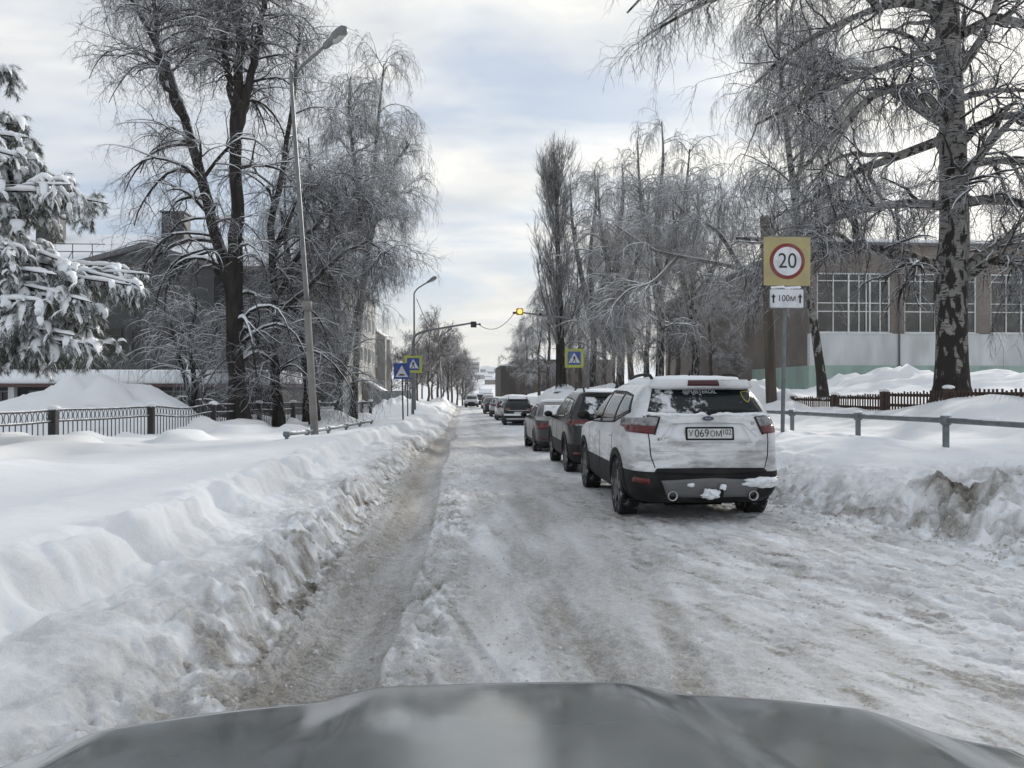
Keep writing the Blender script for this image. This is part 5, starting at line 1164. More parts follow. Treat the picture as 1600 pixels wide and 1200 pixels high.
def hermite(z, zs, v):
    zs = np.asarray(zs, float); v = np.asarray(v, float); h = np.diff(zs); dl = np.diff(v) / h; m = np.zeros(len(v)); m[0], m[-1] = dl[0], dl[-1]
    for i in range(1, len(v) - 1): m[i] = 0 if dl[i - 1] * dl[i] <= 0 else 2 * dl[i - 1] * dl[i] / (dl[i - 1] + dl[i])
    z = np.clip(z, zs[0], zs[-1]); i = np.clip(np.searchsorted(zs, z, side='right') - 1, 0, len(h) - 1); t = (z - zs[i]) / h[i]; t2 = t * t; t3 = t2 * t
    return (2 * t3 - 3 * t2 + 1) * v[i] + (t3 - 2 * t2 + t) * h[i] * m[i] + (-2 * t3 + 3 * t2) * v[i + 1] + (t3 - t2) * h[i] * m[i + 1]
class Shell:
    """car body as a stack of rounded plan outlines"""
    def __init__(s, prof, n=6.0, m=10.0, crown=0.06):
        s.zs, s.yr, s.yf, s.w = [np.array(c, float) for c in zip(*prof)]; s.n, s.m, s.crown = n, m, crown
    def at(s, z): return hermite(z, s.zs, s.yr), hermite(z, s.zs, s.yf), hermite(z, s.zs, s.w)
    def side(s, y, z, sg):
        yr, yf, w = s.at(z); t = np.clip(np.abs((y - (yr + yf) / 2) / ((yf - yr) / 2)), 0, .9995); return np.stack([sg * w * (1 - t ** s.m) ** (1 / s.n), y + 0 * z, z + 0 * y], -1)
    def rear(s, x, z, sg=-1):
        yr, yf, w = s.at(z); t = np.clip(np.abs(x / w), 0, .9995); return np.stack([x + 0 * z, (yr + yf) / 2 + sg * (yf - yr) / 2 * (1 - t ** s.n) ** (1 / s.m), z + 0 * x], -1)
    def body(s, nz=46, ns=130, nr=26):
        zz = np.linspace(s.zs[0], s.zs[-1], 800); yr, yf, w = s.at(zz)
        arc = np.concatenate([[0], np.cumsum(np.sqrt(np.diff(zz) ** 2 + .35 * np.diff(yf) ** 2 + np.diff(yr) ** 2 * .6 + np.diff(w) ** 2))]); z = np.interp(np.linspace(0, arc[-1], nz), arc, zz)
        te = .965; t = np.linspace(-te, te, ns); xe = (1 - te ** s.m) ** (1 / s.n); xr = np.linspace(xe, -xe, nr + 2)[1:-1]
        rows = []
        def outline(z, yr, yf, w):
            yc, L = (yr + yf) / 2, (yf - yr) / 2; sx = w * (1 - np.abs(t) ** s.m) ** (1 / s.n); fy = L * (1 - np.abs(xr) ** s.n) ** (1 / s.m)
            return np.concatenate([np.stack([sx, yc + L * t, np.full(ns, z)], 1), np.stack([w * xr, yc + fy, np.full(nr, z)], 1), np.stack([-sx[::-1], yc + L * t[::-1], np.full(ns, z)], 1), np.stack([-w * xr, yc - fy, np.full(nr, z)], 1)])
        for q in z: rows.append(outline(q, *s.at(q)))
        zt = s.zs[-1]; yr, yf, w = s.at(zt); yc = (yr + yf) / 2
        for k in np.linspace(0, 1, 9)[1:]:
            f = 1 - k if k < 1 else .004; o = outline(zt, yr, yf, w); q = o.copy(); q[:, 0] *= f; q[:, 1] = yc + (q[:, 1] - yc) * f; q[:, 2] = zt + s.crown * (1 - f ** 2.4); rows.append(q)
        return np.stack(rows), nz
def patch(fn, lo, hi, nu=16, nv=8, off=0.004, skirt=0.012):
    """skin piece between two lines drawn on the shell, a little proud of it, with an edge"""
    lo = np.asarray(lo, float); hi = np.asarray(hi, float)
    def rs(p):
        d = np.concatenate([[0], np.cumsum(np.linalg.norm(np.diff(p, axis=0), axis=1))]); t = np.linspace(0, d[-1], nu); return np.stack([np.interp(t, d, p[:, 0]), np.interp(t, d, p[:, 1])], 1)
    lo, hi = rs(lo), rs(hi); f = np.linspace(0, 1, nv)[:, None, None]; ab = lo[None] * (1 - f) + hi[None] * f
    S = fn(ab[..., 0], ab[..., 1]); du = np.gradient(S, axis=1); dv = np.gradient(S, axis=0); n = unit(np.cross(du, dv))
    c = S.reshape(-1, 3).mean(0); ref = c - np.array((0, 0, .75)); ref[2] *= .6
    if (n.reshape(-1, 3).mean(0) @ ref) < 0: n = -n; flip = True
    else: flip = False
    V = (S + n * off).reshape(-1, 3); idx = np.arange(nu * nv).reshape(nv, nu)
    Fc = [(idx[i, j], idx[i, j + 1], idx[i + 1, j + 1], idx[i + 1, j]) for i in range(nv - 1) for j in range(nu - 1)]
    ring = list(idx[0, :]) + list(idx[1:, -1]) + list(idx[-1, ::-1][1:]) + list(idx[::-1, 0][1:-1]); low = (S - n * skirt).reshape(-1, 3)[ring]; b = len(V)
    V = np.vstack([V, low]); k = len(ring); Fc += [(ring[(i + 1) % k], ring[i], b + i, b + (i + 1) % k) for i in range(k)]
    if flip: Fc = [f_[::-1] for f_ in Fc]
    return V, Fc
def band(fn, poly, wd, off=.004, horiz=False):
    """thin strip following a line on the shell"""
    p = np.asarray(poly, float); a = p.copy(); b = p.copy(); k = 1 if horiz else 0; a[:, k] -= wd / 2; b[:, k] += wd / 2
    return patch(fn, a, b, max(6, len(p) * 6), 2, off, .01)

def wheel(parent, x, y, r, wd, sg, spokes=5, hi=True):
    k = 40 if hi else 24; m = MB(); h = wd / 2
    m.lathe([(r * .62, -h * .9), (r * .80, -h), (r * .93, -h * .96), (r * .985, -h * .78), (r, -h * .3), (r, h * .3), (r * .985, h * .78), (r * .93, h * .96), (r * .80, h), (r * .62, h * .9)], k, None, 'X')
    if hi:
        n = 46
        for i in range(n):        # tread blocks
            a = 2 * math.pi * i / n; c, s = math.cos(a), math.sin(a)
            for q, x0, x1 in ((0, -h * .95, -h * .35), (.5, -h * .28, h * .28), (0, h * .35, h * .95)):
                a2 = a + q * 2 * math.pi / n; M_ = Matrix.Rotation(-a2, 4, 'X') @ Matrix.Translation((0, 0, r)); m.box(x0, x1, -.014, .014, -.012, .007, M_)
    t = m.build('wheel', M_tyre, parent, not hi); t.location = (x, y, r - .012)
    if hi: shade_auto(t, 40)
    d = MB(); rr = r * .64; o = sg * h
    d.lathe([(rr, o * .86), (rr * .95, o * .92), (rr * .9, o * .55), (rr * .3, o * .45), (.001, o * .45)], 28, None, 'X')
    d.lathe([(.001, o * .78), (rr * .2, o * .75), (rr * .26, o * .5)], 16, None, 'X')
    for i in range(spokes):
        M_ = Matrix.Rotation(2 * math.pi * i / spokes, 4, 'X'); a, b = sorted((o * .55, o * .84)); d.add([tuple(M_ @ Vector(v)) for v in ((a, -.055, rr * .12), (b, -.05, rr * .12), (b, .05, rr * .12), (a, .055, rr * .12), (a, -.035, rr * .93), (b, -.03, rr * .93), (b, .03, rr * .93), (a, .035, rr * .93))], [(0, 1, 5, 4), (1, 2, 6, 5), (2, 3, 7, 6), (3, 0, 4, 7), (4, 5, 6, 7), (0, 3, 2, 1)])
    shade_auto(d.build('rim', M_rim, t), 35)
    return t

def build_car(name, label, loc, rz, S, mp, zc, axles, r, wins, kind, arch=.055, track=.80, hi=True, cladm=None, group='cars parked along the right kerb', snow=.05, snow_y=None, mirror=(.78, 1.08), rails=False, glass=None, seed=0, handles=None):
    t = thing(name, label, 'car', loc, rz, group); g = np.random.default_rng(seed)
    rows, nz = S.body(*((52, 150, 30) if hi else (34, 80, 16))); nr_, no = rows.shape[:2]
    V = rows.reshape(-1, 3); idx = np.arange(nr_ * no).reshape(nr_, no); nx = np.roll(idx, -1, axis=1)
    Fc = np.stack([idx[:-1], nx[:-1], nx[1:], idx[1:]], -1).reshape(-1, 4); c = V[Fc].mean(1)
    Ra = r + arch; keep = np.ones(len(Fc), bool)
    for ya in axles: keep &= ~((np.hypot(c[:, 1] - ya, c[:, 2] - r) < Ra + .012) & (np.abs(c[:, 0]) > .45) & (c[:, 2] < r + Ra + .03))
    low = c[:, 2] < zc
    mesh_obj('body', V, Fc[keep & ~low], mp, t, True); mesh_obj('lower_cladding', V, Fc[keep & low], cladm or M_clad, t, True)
    zb = S.zs[0]; yr, yf, w = S.at(zb); MB().box(-w * .9, w * .9, yr + .15, yf - .15, zb - .03, zb + .04).box(-.35, .35, yr + .5, yf - .5, zb - .1, zb - .031).build('underbody', M_rimd, t)
    # arches: a ring of trim round each wheel opening, and the dark well inside
    for ya in axles:
        for sg in (-1, 1):
            a = np.radians(np.linspace(-28, 208, 30)); fn = lambda y, z: S.side(y, np.maximum(z, zb), sg)
            lo = np.stack([ya + Ra * .97 * np.cos(a), np.maximum(r + Ra * .97 * np.sin(a), zb)], 1); hi_ = np.stack([ya + (Ra + .075) * np.cos(a), np.maximum(r + (Ra + .075) * np.sin(a), zb)], 1)
            v, f = patch(fn, lo, hi_, 40, 4, .012, .05); mesh_obj('wheel_arch', v, f, (cladm or M_clad) if kind != 'sedan' else mp, t, True)
            m = MB(); n = 20; A = np.linspace(-.5, math.pi + .5, n); Vw = []
            for x in (sg * .42, sg * (S.at(.6)[2] - .03)): Vw += [(x, ya + (Ra + .02) * math.cos(q), max(r + (Ra + .02) * math.sin(q), zb)) for q in A]
            m.add(Vw + [(sg * .42, ya, r)], [(i, i + 1, n + i + 1, n + i) for i in range(n - 1)] + [(i + 1, i, 2 * n) for i in range(n - 1)]); m.build('wheel_well', M_rimd, t)
            wheel(t, sg * track, ya, r, .235, sg, 5 if hi else 6, hi)
    for nm, polys in wins['side']:
        for sg in (-1, 1):
            v, f = patch(lambda y, z: S.side(y, z, sg), polys[0], polys[1], 16, 8, .006); mesh_obj(nm, v, f, glass or M_sglass, t, True)
    # dark surround that joins the side windows
    lo = np.array(wins['surround'][0]); hi_ = np.array(wins['surround'][1])
    for sg in (-1, 1):
        v, f = patch(lambda y, z: S.side(y, z, sg), lo, hi_, 40, 8, .002); mesh_obj('window_surround', v, f, M_clad, t, True)
        ymr, zmr = mirror; xm = S.at(zmr)[2]; q = MB(); q.ball((sg * (xm + .15), ymr, zmr + .02), (.10, .06, .07), 14, 10); q.tube([(sg * (xm - .06), ymr + .03, zmr - .06), (sg * (xm + .1), ymr + .01, zmr - .03)], .03, 6); q.build('side_mirror', M_clad, t, True)
        for ys in wins['seams']:
            v, f = band(lambda y, z: S.side(y, z, sg), [(ys, S.zs[0] + .14), (ys, .75), (ys - .01, 1.02)], .012, .0015); mesh_obj('door_seam', v, f, M_seam, t)
        for yh in (handles or []):
            p = S.side(np.array(yh), np.array(.97), sg); MB().bbox(p[0] - .03, p[0] + .03, yh - .1, yh + .1, .955, .99, .012).build('door_handle', mp, t, True)
    if wins.get('rear') is not None:
        v, f = patch(S.rear, wins['rear'][0], wins['rear'][1], 24, 10, .006); mesh_obj('rear_window', v, f, wins.get('rmat', M_rglass), t, True)
    if wins.get('front') is not None:
        v, f = patch(lambda x, z: S.rear(x, z, 1), wins['front'][0], wins['front'][1], 24, 10, .006); mesh_obj('windscreen', v, f, M_sglass, t, True)
    if snow:
        zt = S.zs[-1]; yr, yf, w = S.at(zt); yc, L = (yr + yf) / 2, (yf - yr) / 2; a = np.linspace(0, 2 * math.pi, 72, endpoint=False); pw = .45
        ox = w * 1.0 * np.sign(np.cos(a)) * np.abs(np.cos(a)) ** pw; oy = L * .985 * np.sign(np.sin(a)) * np.abs(np.sin(a)) ** pw; Vs = []
        ks = np.concatenate([[1.012, 1.01], np.linspace(.985, .01, 16)])
        for i, k in enumerate(ks):
            x, y = ox * k, yc + oy * k; f = np.minimum(1, k); base = zt + S.crown * (1 - f ** 2.4); h = 0 if i == 0 else snow * (.4 if i == 1 else 1) * (1 + .5 * fbm(x * 2.2 + seed * 3.1, y * 1.8, 4, 7) + (.25 if i < 3 else .1) * fbm(x * 9, y * 9 + seed, 2, 3)) 
            Vs.append(np.stack([x, y, base + (h if i else -.03) + np.zeros(72)], 1))
        Vs = np.concatenate(Vs); id_ = np.arange(len(Vs)).reshape(len(ks), 72); nx = np.roll(id_, -1, axis=1)
        mesh_obj('roof_snow', Vs, np.stack([id_[:-1], nx[:-1], nx[1:], id_[1:]], -1).reshape(-1, 4), M_snowpad, t, True)
    if rails:
        zt = S.zs[-1]; yr, yf, w = S.at(zt)
        for sg in (-1, 1):
            x = sg * w * .93; q = MB(); q.tube(resample(np.array([(x, yr + .18, zt - .02), (x, yr + .34, zt + .085), (x, (yr + yf) / 2 - .2, zt + .105), (x, yf - .5, zt + .075), (x, yf - .3, zt)]), 20), .02, 6); q.build('roof_rail', M_clad, t, True)
    return t
def wrap_text(o, S, x0, z0, off):
    for v in o.data.vertices:
        p = S.rear(np.array(x0 + v.co.x), np.array(z0 + v.co.z)); v.co = (p[0], p[1] - off + v.co.y, p[2])
    return o
def part(t, S_fn, name, lo, hi, m, nu=14, nv=6, off=.006, parent=None, smooth=True, skirt=.012):
    v, f = patch(S_fn, lo, hi, nu, nv, off, skirt); return mesh_obj(name, v, f, m, parent or t, smooth)

# --- the white crossover in front
def white_suv():
    S = Shell([(.24, -2.06, 2.10, .80), (.33, -2.19, 2.2, .88), (.47, -2.25, 2.25, .915), (.60, -2.26, 2.26, .92), (.65, -2.235, 2.25, .918), (.80, -2.215, 2.22, .92), (.95, -2.205, 2.12, .918), (1.03, -2.18, 1.72, .91), (1.09, -2.15, 1.12, .893), (1.20, -2.12, .93, .865), (1.30, -2.07, .76, .825), (1.45, -1.955, .50, .745), (1.57, -1.86, .25, .665), (1.62, -1.90, .08, .62), (1.645, -1.88, .0, .58)], 6, 10, .045)
    mp = paint('white_car_paint', (.70, .71, .73), (.24, .235, .23), .55, .3, (.62, .63, .65), 2.6)
    # road dirt thrown up on the tail, as a layer with its own streaks
    nt = mp.node_tree; L = nt.links.new; b = nt.nodes['Principled BSDF']; tc = [n for n in nt.nodes if n.type == 'TEX_COORD'][0]
    mpn = nt.nodes.new('ShaderNodeMapping'); mpn.inputs['Scale'].default_value = (.8, .8, 3.2); L(tc.outputs['Object'], mpn.inputs[0])
    n = nt.nodes.new('ShaderNodeTexNoise'); n.inputs['Scale'].default_value = 3.2; n.inputs['Detail'].default_value = 9; n.inputs['Roughness'].default_value = .68; L(mpn.outputs[0], n.inputs['Vector'])
    sp = nt.nodes.new('ShaderNodeSeparateXYZ'); L(tc.outputs['Object'], sp.inputs[0]); zr = nt.nodes.new('ShaderNodeMapRange'); L(sp.outputs[2], zr.inputs[0]); zr.inputs[1].default_value = 1.05; zr.inputs[2].default_value = .62; zr.inputs[3].default_value = -.06; zr.inputs[4].default_value = .10
    ad = nt.nodes.new('ShaderNodeMath'); L(n.outputs[0], ad.inputs[0]); L(zr.outputs[0], ad.inputs[1]); r = nt.nodes.new('ShaderNodeMapRange'); L(ad.outputs[0], r.inputs[0]); r.inputs[1].default_value = .49; r.inputs[2].default_value = .70; r.inputs[4].default_value = .80
    mx = nt.nodes.new('ShaderNodeMixRGB'); L(r.outputs[0], mx.inputs[0]); L(b.inputs['Base Color'].links[0].from_socket, mx.inputs[1]); mx.inputs[2].default_value = (.17, .165, .155, 1); L(mx.outputs[0], b.inputs['Base Color'])
    wins = {'side': [('front_door_window', ([(.80, 1.10), (-.04, 1.12)], [(.28, 1.50), (-.04, 1.53)])), ('rear_door_window', ([(-.12, 1.12), (-.98, 1.155)], [(-.12, 1.53), (-.90, 1.515)])), ('quarter_window', ([(-1.05, 1.16), (-1.66, 1.29)], [(-.98, 1.51), (-1.42, 1.475)]))],
            'surround': ([(.88, 1.085), (0, 1.10), (-1.0, 1.135), (-1.74, 1.285)], [(.30, 1.525), (0, 1.555), (-.9, 1.54), (-1.44, 1.495)]), 'seams': [.86, -.08, -1.0],
            'rear': ([(-.685, 1.30), (0, 1.275), (.685, 1.30)], [(-.575, 1.575), (0, 1.58), (.575, 1.575)]), 'front': ([(-.70, 1.12), (.70, 1.12)], [(-.58, 1.54), (.58, 1.54)])}
    t = build_car('white_car', 'white dirty crossover with snowy roof, nearest of the parked cars', (2.83, 10.88, 0), R(-0.3), S, mp, .625, (-1.29, 1.40), .352, wins, 'suv', rails=True, snow=.055, seed=1, handles=(.05, -.88), mirror=(.72, 1.16))
    Rr = lambda x, z: S.rear(x, z)
    # tailgate outline
    for sg in (-1, 1):
        v, f = band(Rr, [(sg * .735, 1.27), (sg * .70, 1.03), (sg * .685, .80), (sg * .64, .66)], .012, .0015); mesh_obj('tailgate_seam', v, f, M_seam, t)
        # lamp that wraps round the corner: clear above, red below
        red = part(t, Rr, 'tail_light', [(sg * .635, 1.045), (sg * .888, 1.06)], [(sg * .605, 1.13), (sg * .885, 1.14)], M_red, 18, 5, .012)
        part(t, Rr, 'clear_lens', [(sg * .605, 1.132), (sg * .885, 1.142)], [(sg * .565, 1.235), (sg * .868, 1.225)], M_clear, 18, 5, .010, red)
        part(t, lambda y, z: S.side(y, z, sg), 'red_wrap', [(-2.05, 1.06), (-1.93, 1.10)], [(-2.05, 1.14), (-1.90, 1.15)], M_red, 12, 5, .010, red)
        part(t, lambda y, z: S.side(y, z, sg), 'clear_wrap', [(-2.05, 1.142), (-1.90, 1.152)], [(-2.02, 1.225), (-1.80, 1.215)], M_clear, 12, 5, .010, red)
        v, f = band(Rr, [(sg * .635, 1.038), (sg * .56, 1.24), (sg * .70, 1.25)], .02, .014); mesh_obj('lamp_bezel', v, f, M_clad, red)
        # corner reflector low in the bumper
        part(t, Rr, 'reflector', [(sg * .70, .475), (sg * .86, .49)], [(sg * .70, .535), (sg * .86, .55)], M_red, 8, 3, .010)
        e = MB(); e.lathe([(.042, .10), (.048, .0), (.056, 0), (.058, .02), (.058, .22)], 20, Matrix.Translation((sg * .47 + .02, -2.27, .345)), 'Y'); o = e.build('exhaust_pipe', M_chrome, t, True)
        MB().lathe([(.001, .06), (.044, .06)], 16, Matrix.Translation((sg * .47 + .02, -2.27, .345)), 'Y').build('exhaust_bore', M_seam, o)
    # crease above and below the plate recess
    part(t, Rr, 'plate_recess', [(-.50, .945), (.50, .945)], [(-.40, 1.165), (.40, 1.165)], mp, 10, 4, -.012 + .016)
    v, f = band(Rr, [(-.55, 1.02), (-.41, 1.17), (0, 1.182), (.41, 1.17), (.55, 1.02)], .014, .010, True); mesh_obj('recess_crease', v, f, mp, t, True)
    v, f = band(Rr, [(-.68, .86), (0, .845), (.68, .86)], .012, .004, True); mesh_obj('tailgate_crease', v, f, mp, t, True)
    part(t, Rr, 'bumper_shelf', [(-.66, .605), (0, .585), (.66, .605)], [(-.62, .655), (0, .66), (.62, .655)], M_clad, 20, 4, .014)
    part(t, Rr, 'skid_plate', [(-.50, .335), (0, .325), (.50, .335)], [(-.58, .52), (0, .55), (.58, .52)], M_silverp, 24, 6, .018)
    # number plate
    yp = float(S.rear(np.array(0.), np.array(1.05))[1]) - .012; M0 = Matrix.Translation((0, yp, 1.052)) @ Matrix.Rotation(R(-6), 4, 'X')
    fr = MB().poly(rounded(.565, .155, .012), -.012, .014, M0).build('number_plate', M_clad, t)
    MB().poly(rounded(.52, .112, .010), -.0165, .004, M0).build('plate_face', M_plate, fr)
    text_mesh('plate_letters', 'У', .098, M_sigk, fr, M0 @ Matrix.Translation((-.222, -.0185, 0)), .001)
    text_mesh('plate_letters', '069', .125, M_sigk, fr, M0 @ Matrix.Translation((-.095, -.0185, 0)), .001, sx=.92)
    text_mesh('plate_letters', 'ОМ', .094, M_sigk, fr, M0 @ Matrix.Translation((.070, -.0185, -.006)), .001, sx=.9)
    MB().poly([(.135, -.056), (.138, -.056), (.138, .056), (.135, .056)], -.019, .002, M0).build('plate_divider', M_sigk, fr)
    text_mesh('plate_region', '102', .088, M_sigk, fr, M0 @ Matrix.Translation((.196, -.0185, .014)), .001, sx=.85)
    # oval emblem and scripts
    ye = float(S.rear(np.array(0.), np.array(1.222))[1]) - .002; Me = Matrix.Translation((0, ye, 1.222)) @ Matrix.Rotation(R(-8), 4, 'X')
    ov = lambda a, b: [(a * math.cos(2 * math.pi * k / 32), b * math.sin(2 * math.pi * k / 32)) for k in range(32)]
    em = MB().poly(ov(.072, .031), -.014, .014, Me).build('oval_emblem', M_chrome, t); MB().poly(ov(.066, .026), -.0175, .003, Me).build('emblem_face', mat('emblem_blue', (.012, .02, .06), rough=.3), em)
    text_mesh('emblem_script', 'Ford', .036, M_chrome, em, Me @ Matrix.Translation((0, -.0185, 0)), .0008)
    yb = float(S.rear(np.array(-.56), np.array(1.0))[1]); text_mesh('model_script', 'KUGA', .055, M_silverp, t, Matrix.Translation((-.52, yb - .004, .985)), .002, sx=1.15)
    yb = float(S.rear(np.array(.52), np.array(1.17))[1]); text_mesh('trim_script', 'ST', .05, M_silverp, t, Matrix.Translation((.53, yb - .004, 1.165)), .002)
    # writing stuck to the rear glass, wiper, third brake lamp, spoiler lip, aerial
    zg = 1.535; yg = float(S.rear(np.array(0.), np.array(zg))[1]); tilt = math.atan2(float(S.rear(np.array(0.), np.array(1.56))[1] - S.rear(np.array(0.), np.array(1.50))[1]), .06)
    wrap_text(text_mesh('window_script', '@MASTEROIL', .066, M_sigw, t, None, .0008), S, -.03, 1.535, .012)
    zs_ = 1.475; ys_ = float(S.rear(np.array(.5), np.array(zs_))[1]); Ms = Matrix.Translation((.52, ys_ - .010, zs_)) @ Matrix.Rotation(-tilt, 4, 'X'); sh = [(-.065, .06), (0, .075), (.065, .06), (.06, -.02), (0, -.085), (-.06, -.02)]
    def shield(k, off, nm, m, par):
        v, f = patch(Rr, [(.52 - .065 * k, zs_ + .0), (.52 - .04 * k, zs_ - .06 * k), (.52, zs_ - .088 * k), (.52 + .04 * k, zs_ - .06 * k), (.52 + .065 * k, zs_)], [(.52 - .065 * k, zs_ + .062 * k), (.52, zs_ + .075 * k), (.52 + .065 * k, zs_ + .062 * k)], 17, 6, off, .004); return mesh_obj(nm, v, f, m, par)
    st = shield(.85, .012, 'shield_sticker', mat('sticker_yellow', (.30, .27, .07), rough=.5), t); shield(.66, .0145, 'sticker_centre', M_sigk, st)
    w = MB(); q = [S.rear(np.array(x), np.array(z)) + (0, -.02, 0) for x, z in ((.02, 1.305), (.20, 1.318), (.42, 1.315))]; w.tube(q, .011, 6); w.tube([S.rear(np.array(.02), np.array(1.28)) + (0, -.015, 0), q[1]], .016, 6); w.ball(S.rear(np.array(.02), np.array(1.285)) + (0, -.015, 0), .03, 10, 8); w.build('rear_wiper', M_clad, t, True)
    sp_ = MB(); zz_ = 1.615; 
    for k in range(15):
        x = -.56 + k * .08; 
    part(t, Rr, 'spoiler', [(-.60, 1.592), (0, 1.597), (.60, 1.592)], [(-.57, 1.64), (0, 1.648), (.57, 1.64)], mp, 24, 4, .05, skirt=.05)
    part(t, Rr, 'brake_light', [(-.19, 1.612), (.19, 1.612)], [(-.18, 1.636), (.18, 1.636)], M_dred, 12, 3, .056)
    MB().tube([(0, -1.35, 1.72), (0, -1.40, 1.80)], [.016, .006], 6).build('aerial', M_clad, t, True)
    # tow ball and the snow caked on bumper and hitch
    h = MB(); h.tube([(.10, -2.0, .33), (.10, -2.30, .33), (.10, -2.33, .40)], .02, 8); h.ball((.10, -2.33, .42), .026, 12, 8); h.build('tow_bar', M_seam, t, True)
    g = np.random.default_rng(4)
    def lump(x0, z0, a, b, h, seed, base=None):
        """a crust of snow frozen on to the bumper"""
        th = np.linspace(0, 2 * math.pi, 40, endpoint=False); Vs = []
        kk = 1 + .62 * fbm(np.cos(th) * 2.2 + seed, np.sin(th) * 2.2 + seed * 2, 5, seed, .65)
        for r in np.concatenate([[1.04], np.linspace(1, .02, 14)]):
            x = x0 + a * r * np.cos(th) * kk; z = z0 + b * r * np.sin(th) * kk; p = S.rear(x, z) if base is None else np.stack([x, np.full_like(x, base), z], -1)
            o = -.02 if r > 1 else h * (1 - r ** 2.6) ** .55 * (1 + .95 * fbm(x * 22 + seed, z * 22, 5, seed + 9, .6)) + .006; p[:, 1] -= o + .012; Vs.append(p)
        V = np.concatenate(Vs); id_ = np.arange(len(V)).reshape(15, 40); nx = np.roll(id_, -1, axis=1); mesh_obj('caked_snow', V, np.stack([id_[:-1], id_[1:], nx[1:], nx[:-1]], -1).reshape(-1, 4), M_snowpad, t, True)
    lump(.61, .495, .25, .062, .05, 3); lump(-.02, .37, .105, .055, .07, 5, -2.285); lump(.11, .455, .03, .035, .03, 8, -2.325); lump(-.24, .47, .04, .022, .02, 11); s = MB()
    for k in range(34):
        x = -.70 + 1.4 * k / 33; p = S.rear(np.array(x), np.array(1.27)); s.ball((p[0], p[1] - .004, 1.268 + .006 * g.normal()), (.05, .014, .012 + .012 * g.random()), 9, 7, .1, g)
    s.build('caked_snow', M_snowpad, t, True)
white_suv()

def generic(kind):
    if kind == 'suv':
        S = Shell([(.25, -2.12, 2.15, .82), (.34, -2.28, 2.28, .90), (.55, -2.34, 2.34, .935), (.75, -2.33, 2.34, .94), (.95, -2.29, 2.22, .935), (1.03, -2.26, 1.75, .925), (1.09, -2.23, 1.12, .90), (1.22, -2.16, .90, .865), (1.40, -2.04, .58, .785), (1.56, -1.92, .24, .69), (1.62, -1.95, .08, .65), (1.645, -1.94, 0, .61)], 6, 10, .05)
        wins = {'side': [('front_door_window', ([(.80, 1.10), (-.04, 1.12)], [(.28, 1.48), (-.04, 1.52)])), ('rear_door_window', ([(-.12, 1.12), (-1.05, 1.14)], [(-.12, 1.52), (-.98, 1.50)])), ('quarter_window', ([(-1.12, 1.15), (-1.75, 1.24)], [(-1.06, 1.50), (-1.55, 1.46)]))],
                'surround': ([(.88, 1.085), (0, 1.10), (-1.0, 1.12), (-1.82, 1.23)], [(.30, 1.51), (0, 1.545), (-.9, 1.53), (-1.58, 1.48)]), 'seams': [.86, -.08, -1.08],
                'rear': ([(-.72, 1.22), (.72, 1.22)], [(-.60, 1.55), (.60, 1.55)]), 'front': ([(-.72, 1.12), (.72, 1.12)], [(-.62, 1.53), (.62, 1.53)])}
        return S, wins, (-1.38, 1.40), .355, .62
    if kind == 'van':
        S = Shell([(.22, -2.1, 2.1, .80), (.32, -2.24, 2.2, .86), (.55, -2.29, 2.26, .885), (.80, -2.27, 2.2, .89), (.95, -2.25, 1.9, .885), (1.05, -2.22, 1.5, .87), (1.20, -2.17, 1.25, .85), (1.40, -2.08, .9, .80), (1.60, -1.98, .55, .73), (1.66, -1.97, .4, .69), (1.69, -1.93, .3, .64)], 6, 10, .05)
        wins = {'side': [('front_door_window', ([(1.05, 1.07), (.1, 1.07)], [(.55, 1.52), (.1, 1.54)])), ('rear_door_window', ([(.02, 1.07), (-.95, 1.08)], [(.02, 1.54), (-.92, 1.54)])), ('quarter_window', ([(-1.03, 1.08), (-1.9, 1.10)], [(-1.0, 1.54), (-1.75, 1.5)]))],
                'surround': ([(1.15, 1.055), (-1.95, 1.08)], [(.55, 1.56), (-1.78, 1.54)]), 'seams': [1.1, .06, -1.0], 'rear': ([(-.68, 1.12), (.68, 1.12)], [(-.60, 1.57), (.60, 1.57)]), 'front': ([(-.7, 1.15), (.7, 1.15)], [(-.62, 1.57), (.62, 1.57)])}
        return S, wins, (-1.36, 1.38), .32, .40
    S = Shell([(.20, -2.12, 2.12, .80), (.28, -2.28, 2.26, .87), (.50, -2.36, 2.36, .905), (.70, -2.36, 2.33, .91), (.86, -2.33, 2.15, .905), (.93, -2.26, 1.85, .89), (.97, -2.02, 1.42, .875), (1.02, -1.76, 1.10, .855), (1.14, -1.48, .82, .80), (1.28, -1.15, .50, .725), (1.38, -.85, .22, .655), (1.42, -.68, .05, .59)], 6, 9, .035)
    wins = {'side': [('front_door_window', ([(.72, 1.0), (-.05, 1.01)], [(.22, 1.30), (-.05, 1.33)])), ('rear_door_window', ([(-.13, 1.01), (-1.02, 1.04)], [(-.13, 1.33), (-.78, 1.29)]))],
            'surround': ([(.82, .985), (-1.28, 1.03)], [(.24, 1.33), (-.70, 1.345)]), 'seams': [.85, -.09, -1.05],
            'rear': ([(-.66, 1.04), (.66, 1.04)], [(-.56, 1.33), (.56, 1.33)]), 'front': ([(-.68, 1.02), (.68, 1.02)], [(-.56, 1.35), (.56, 1.35)])}
    return S, wins, (-1.38, 1.42), .325, .36

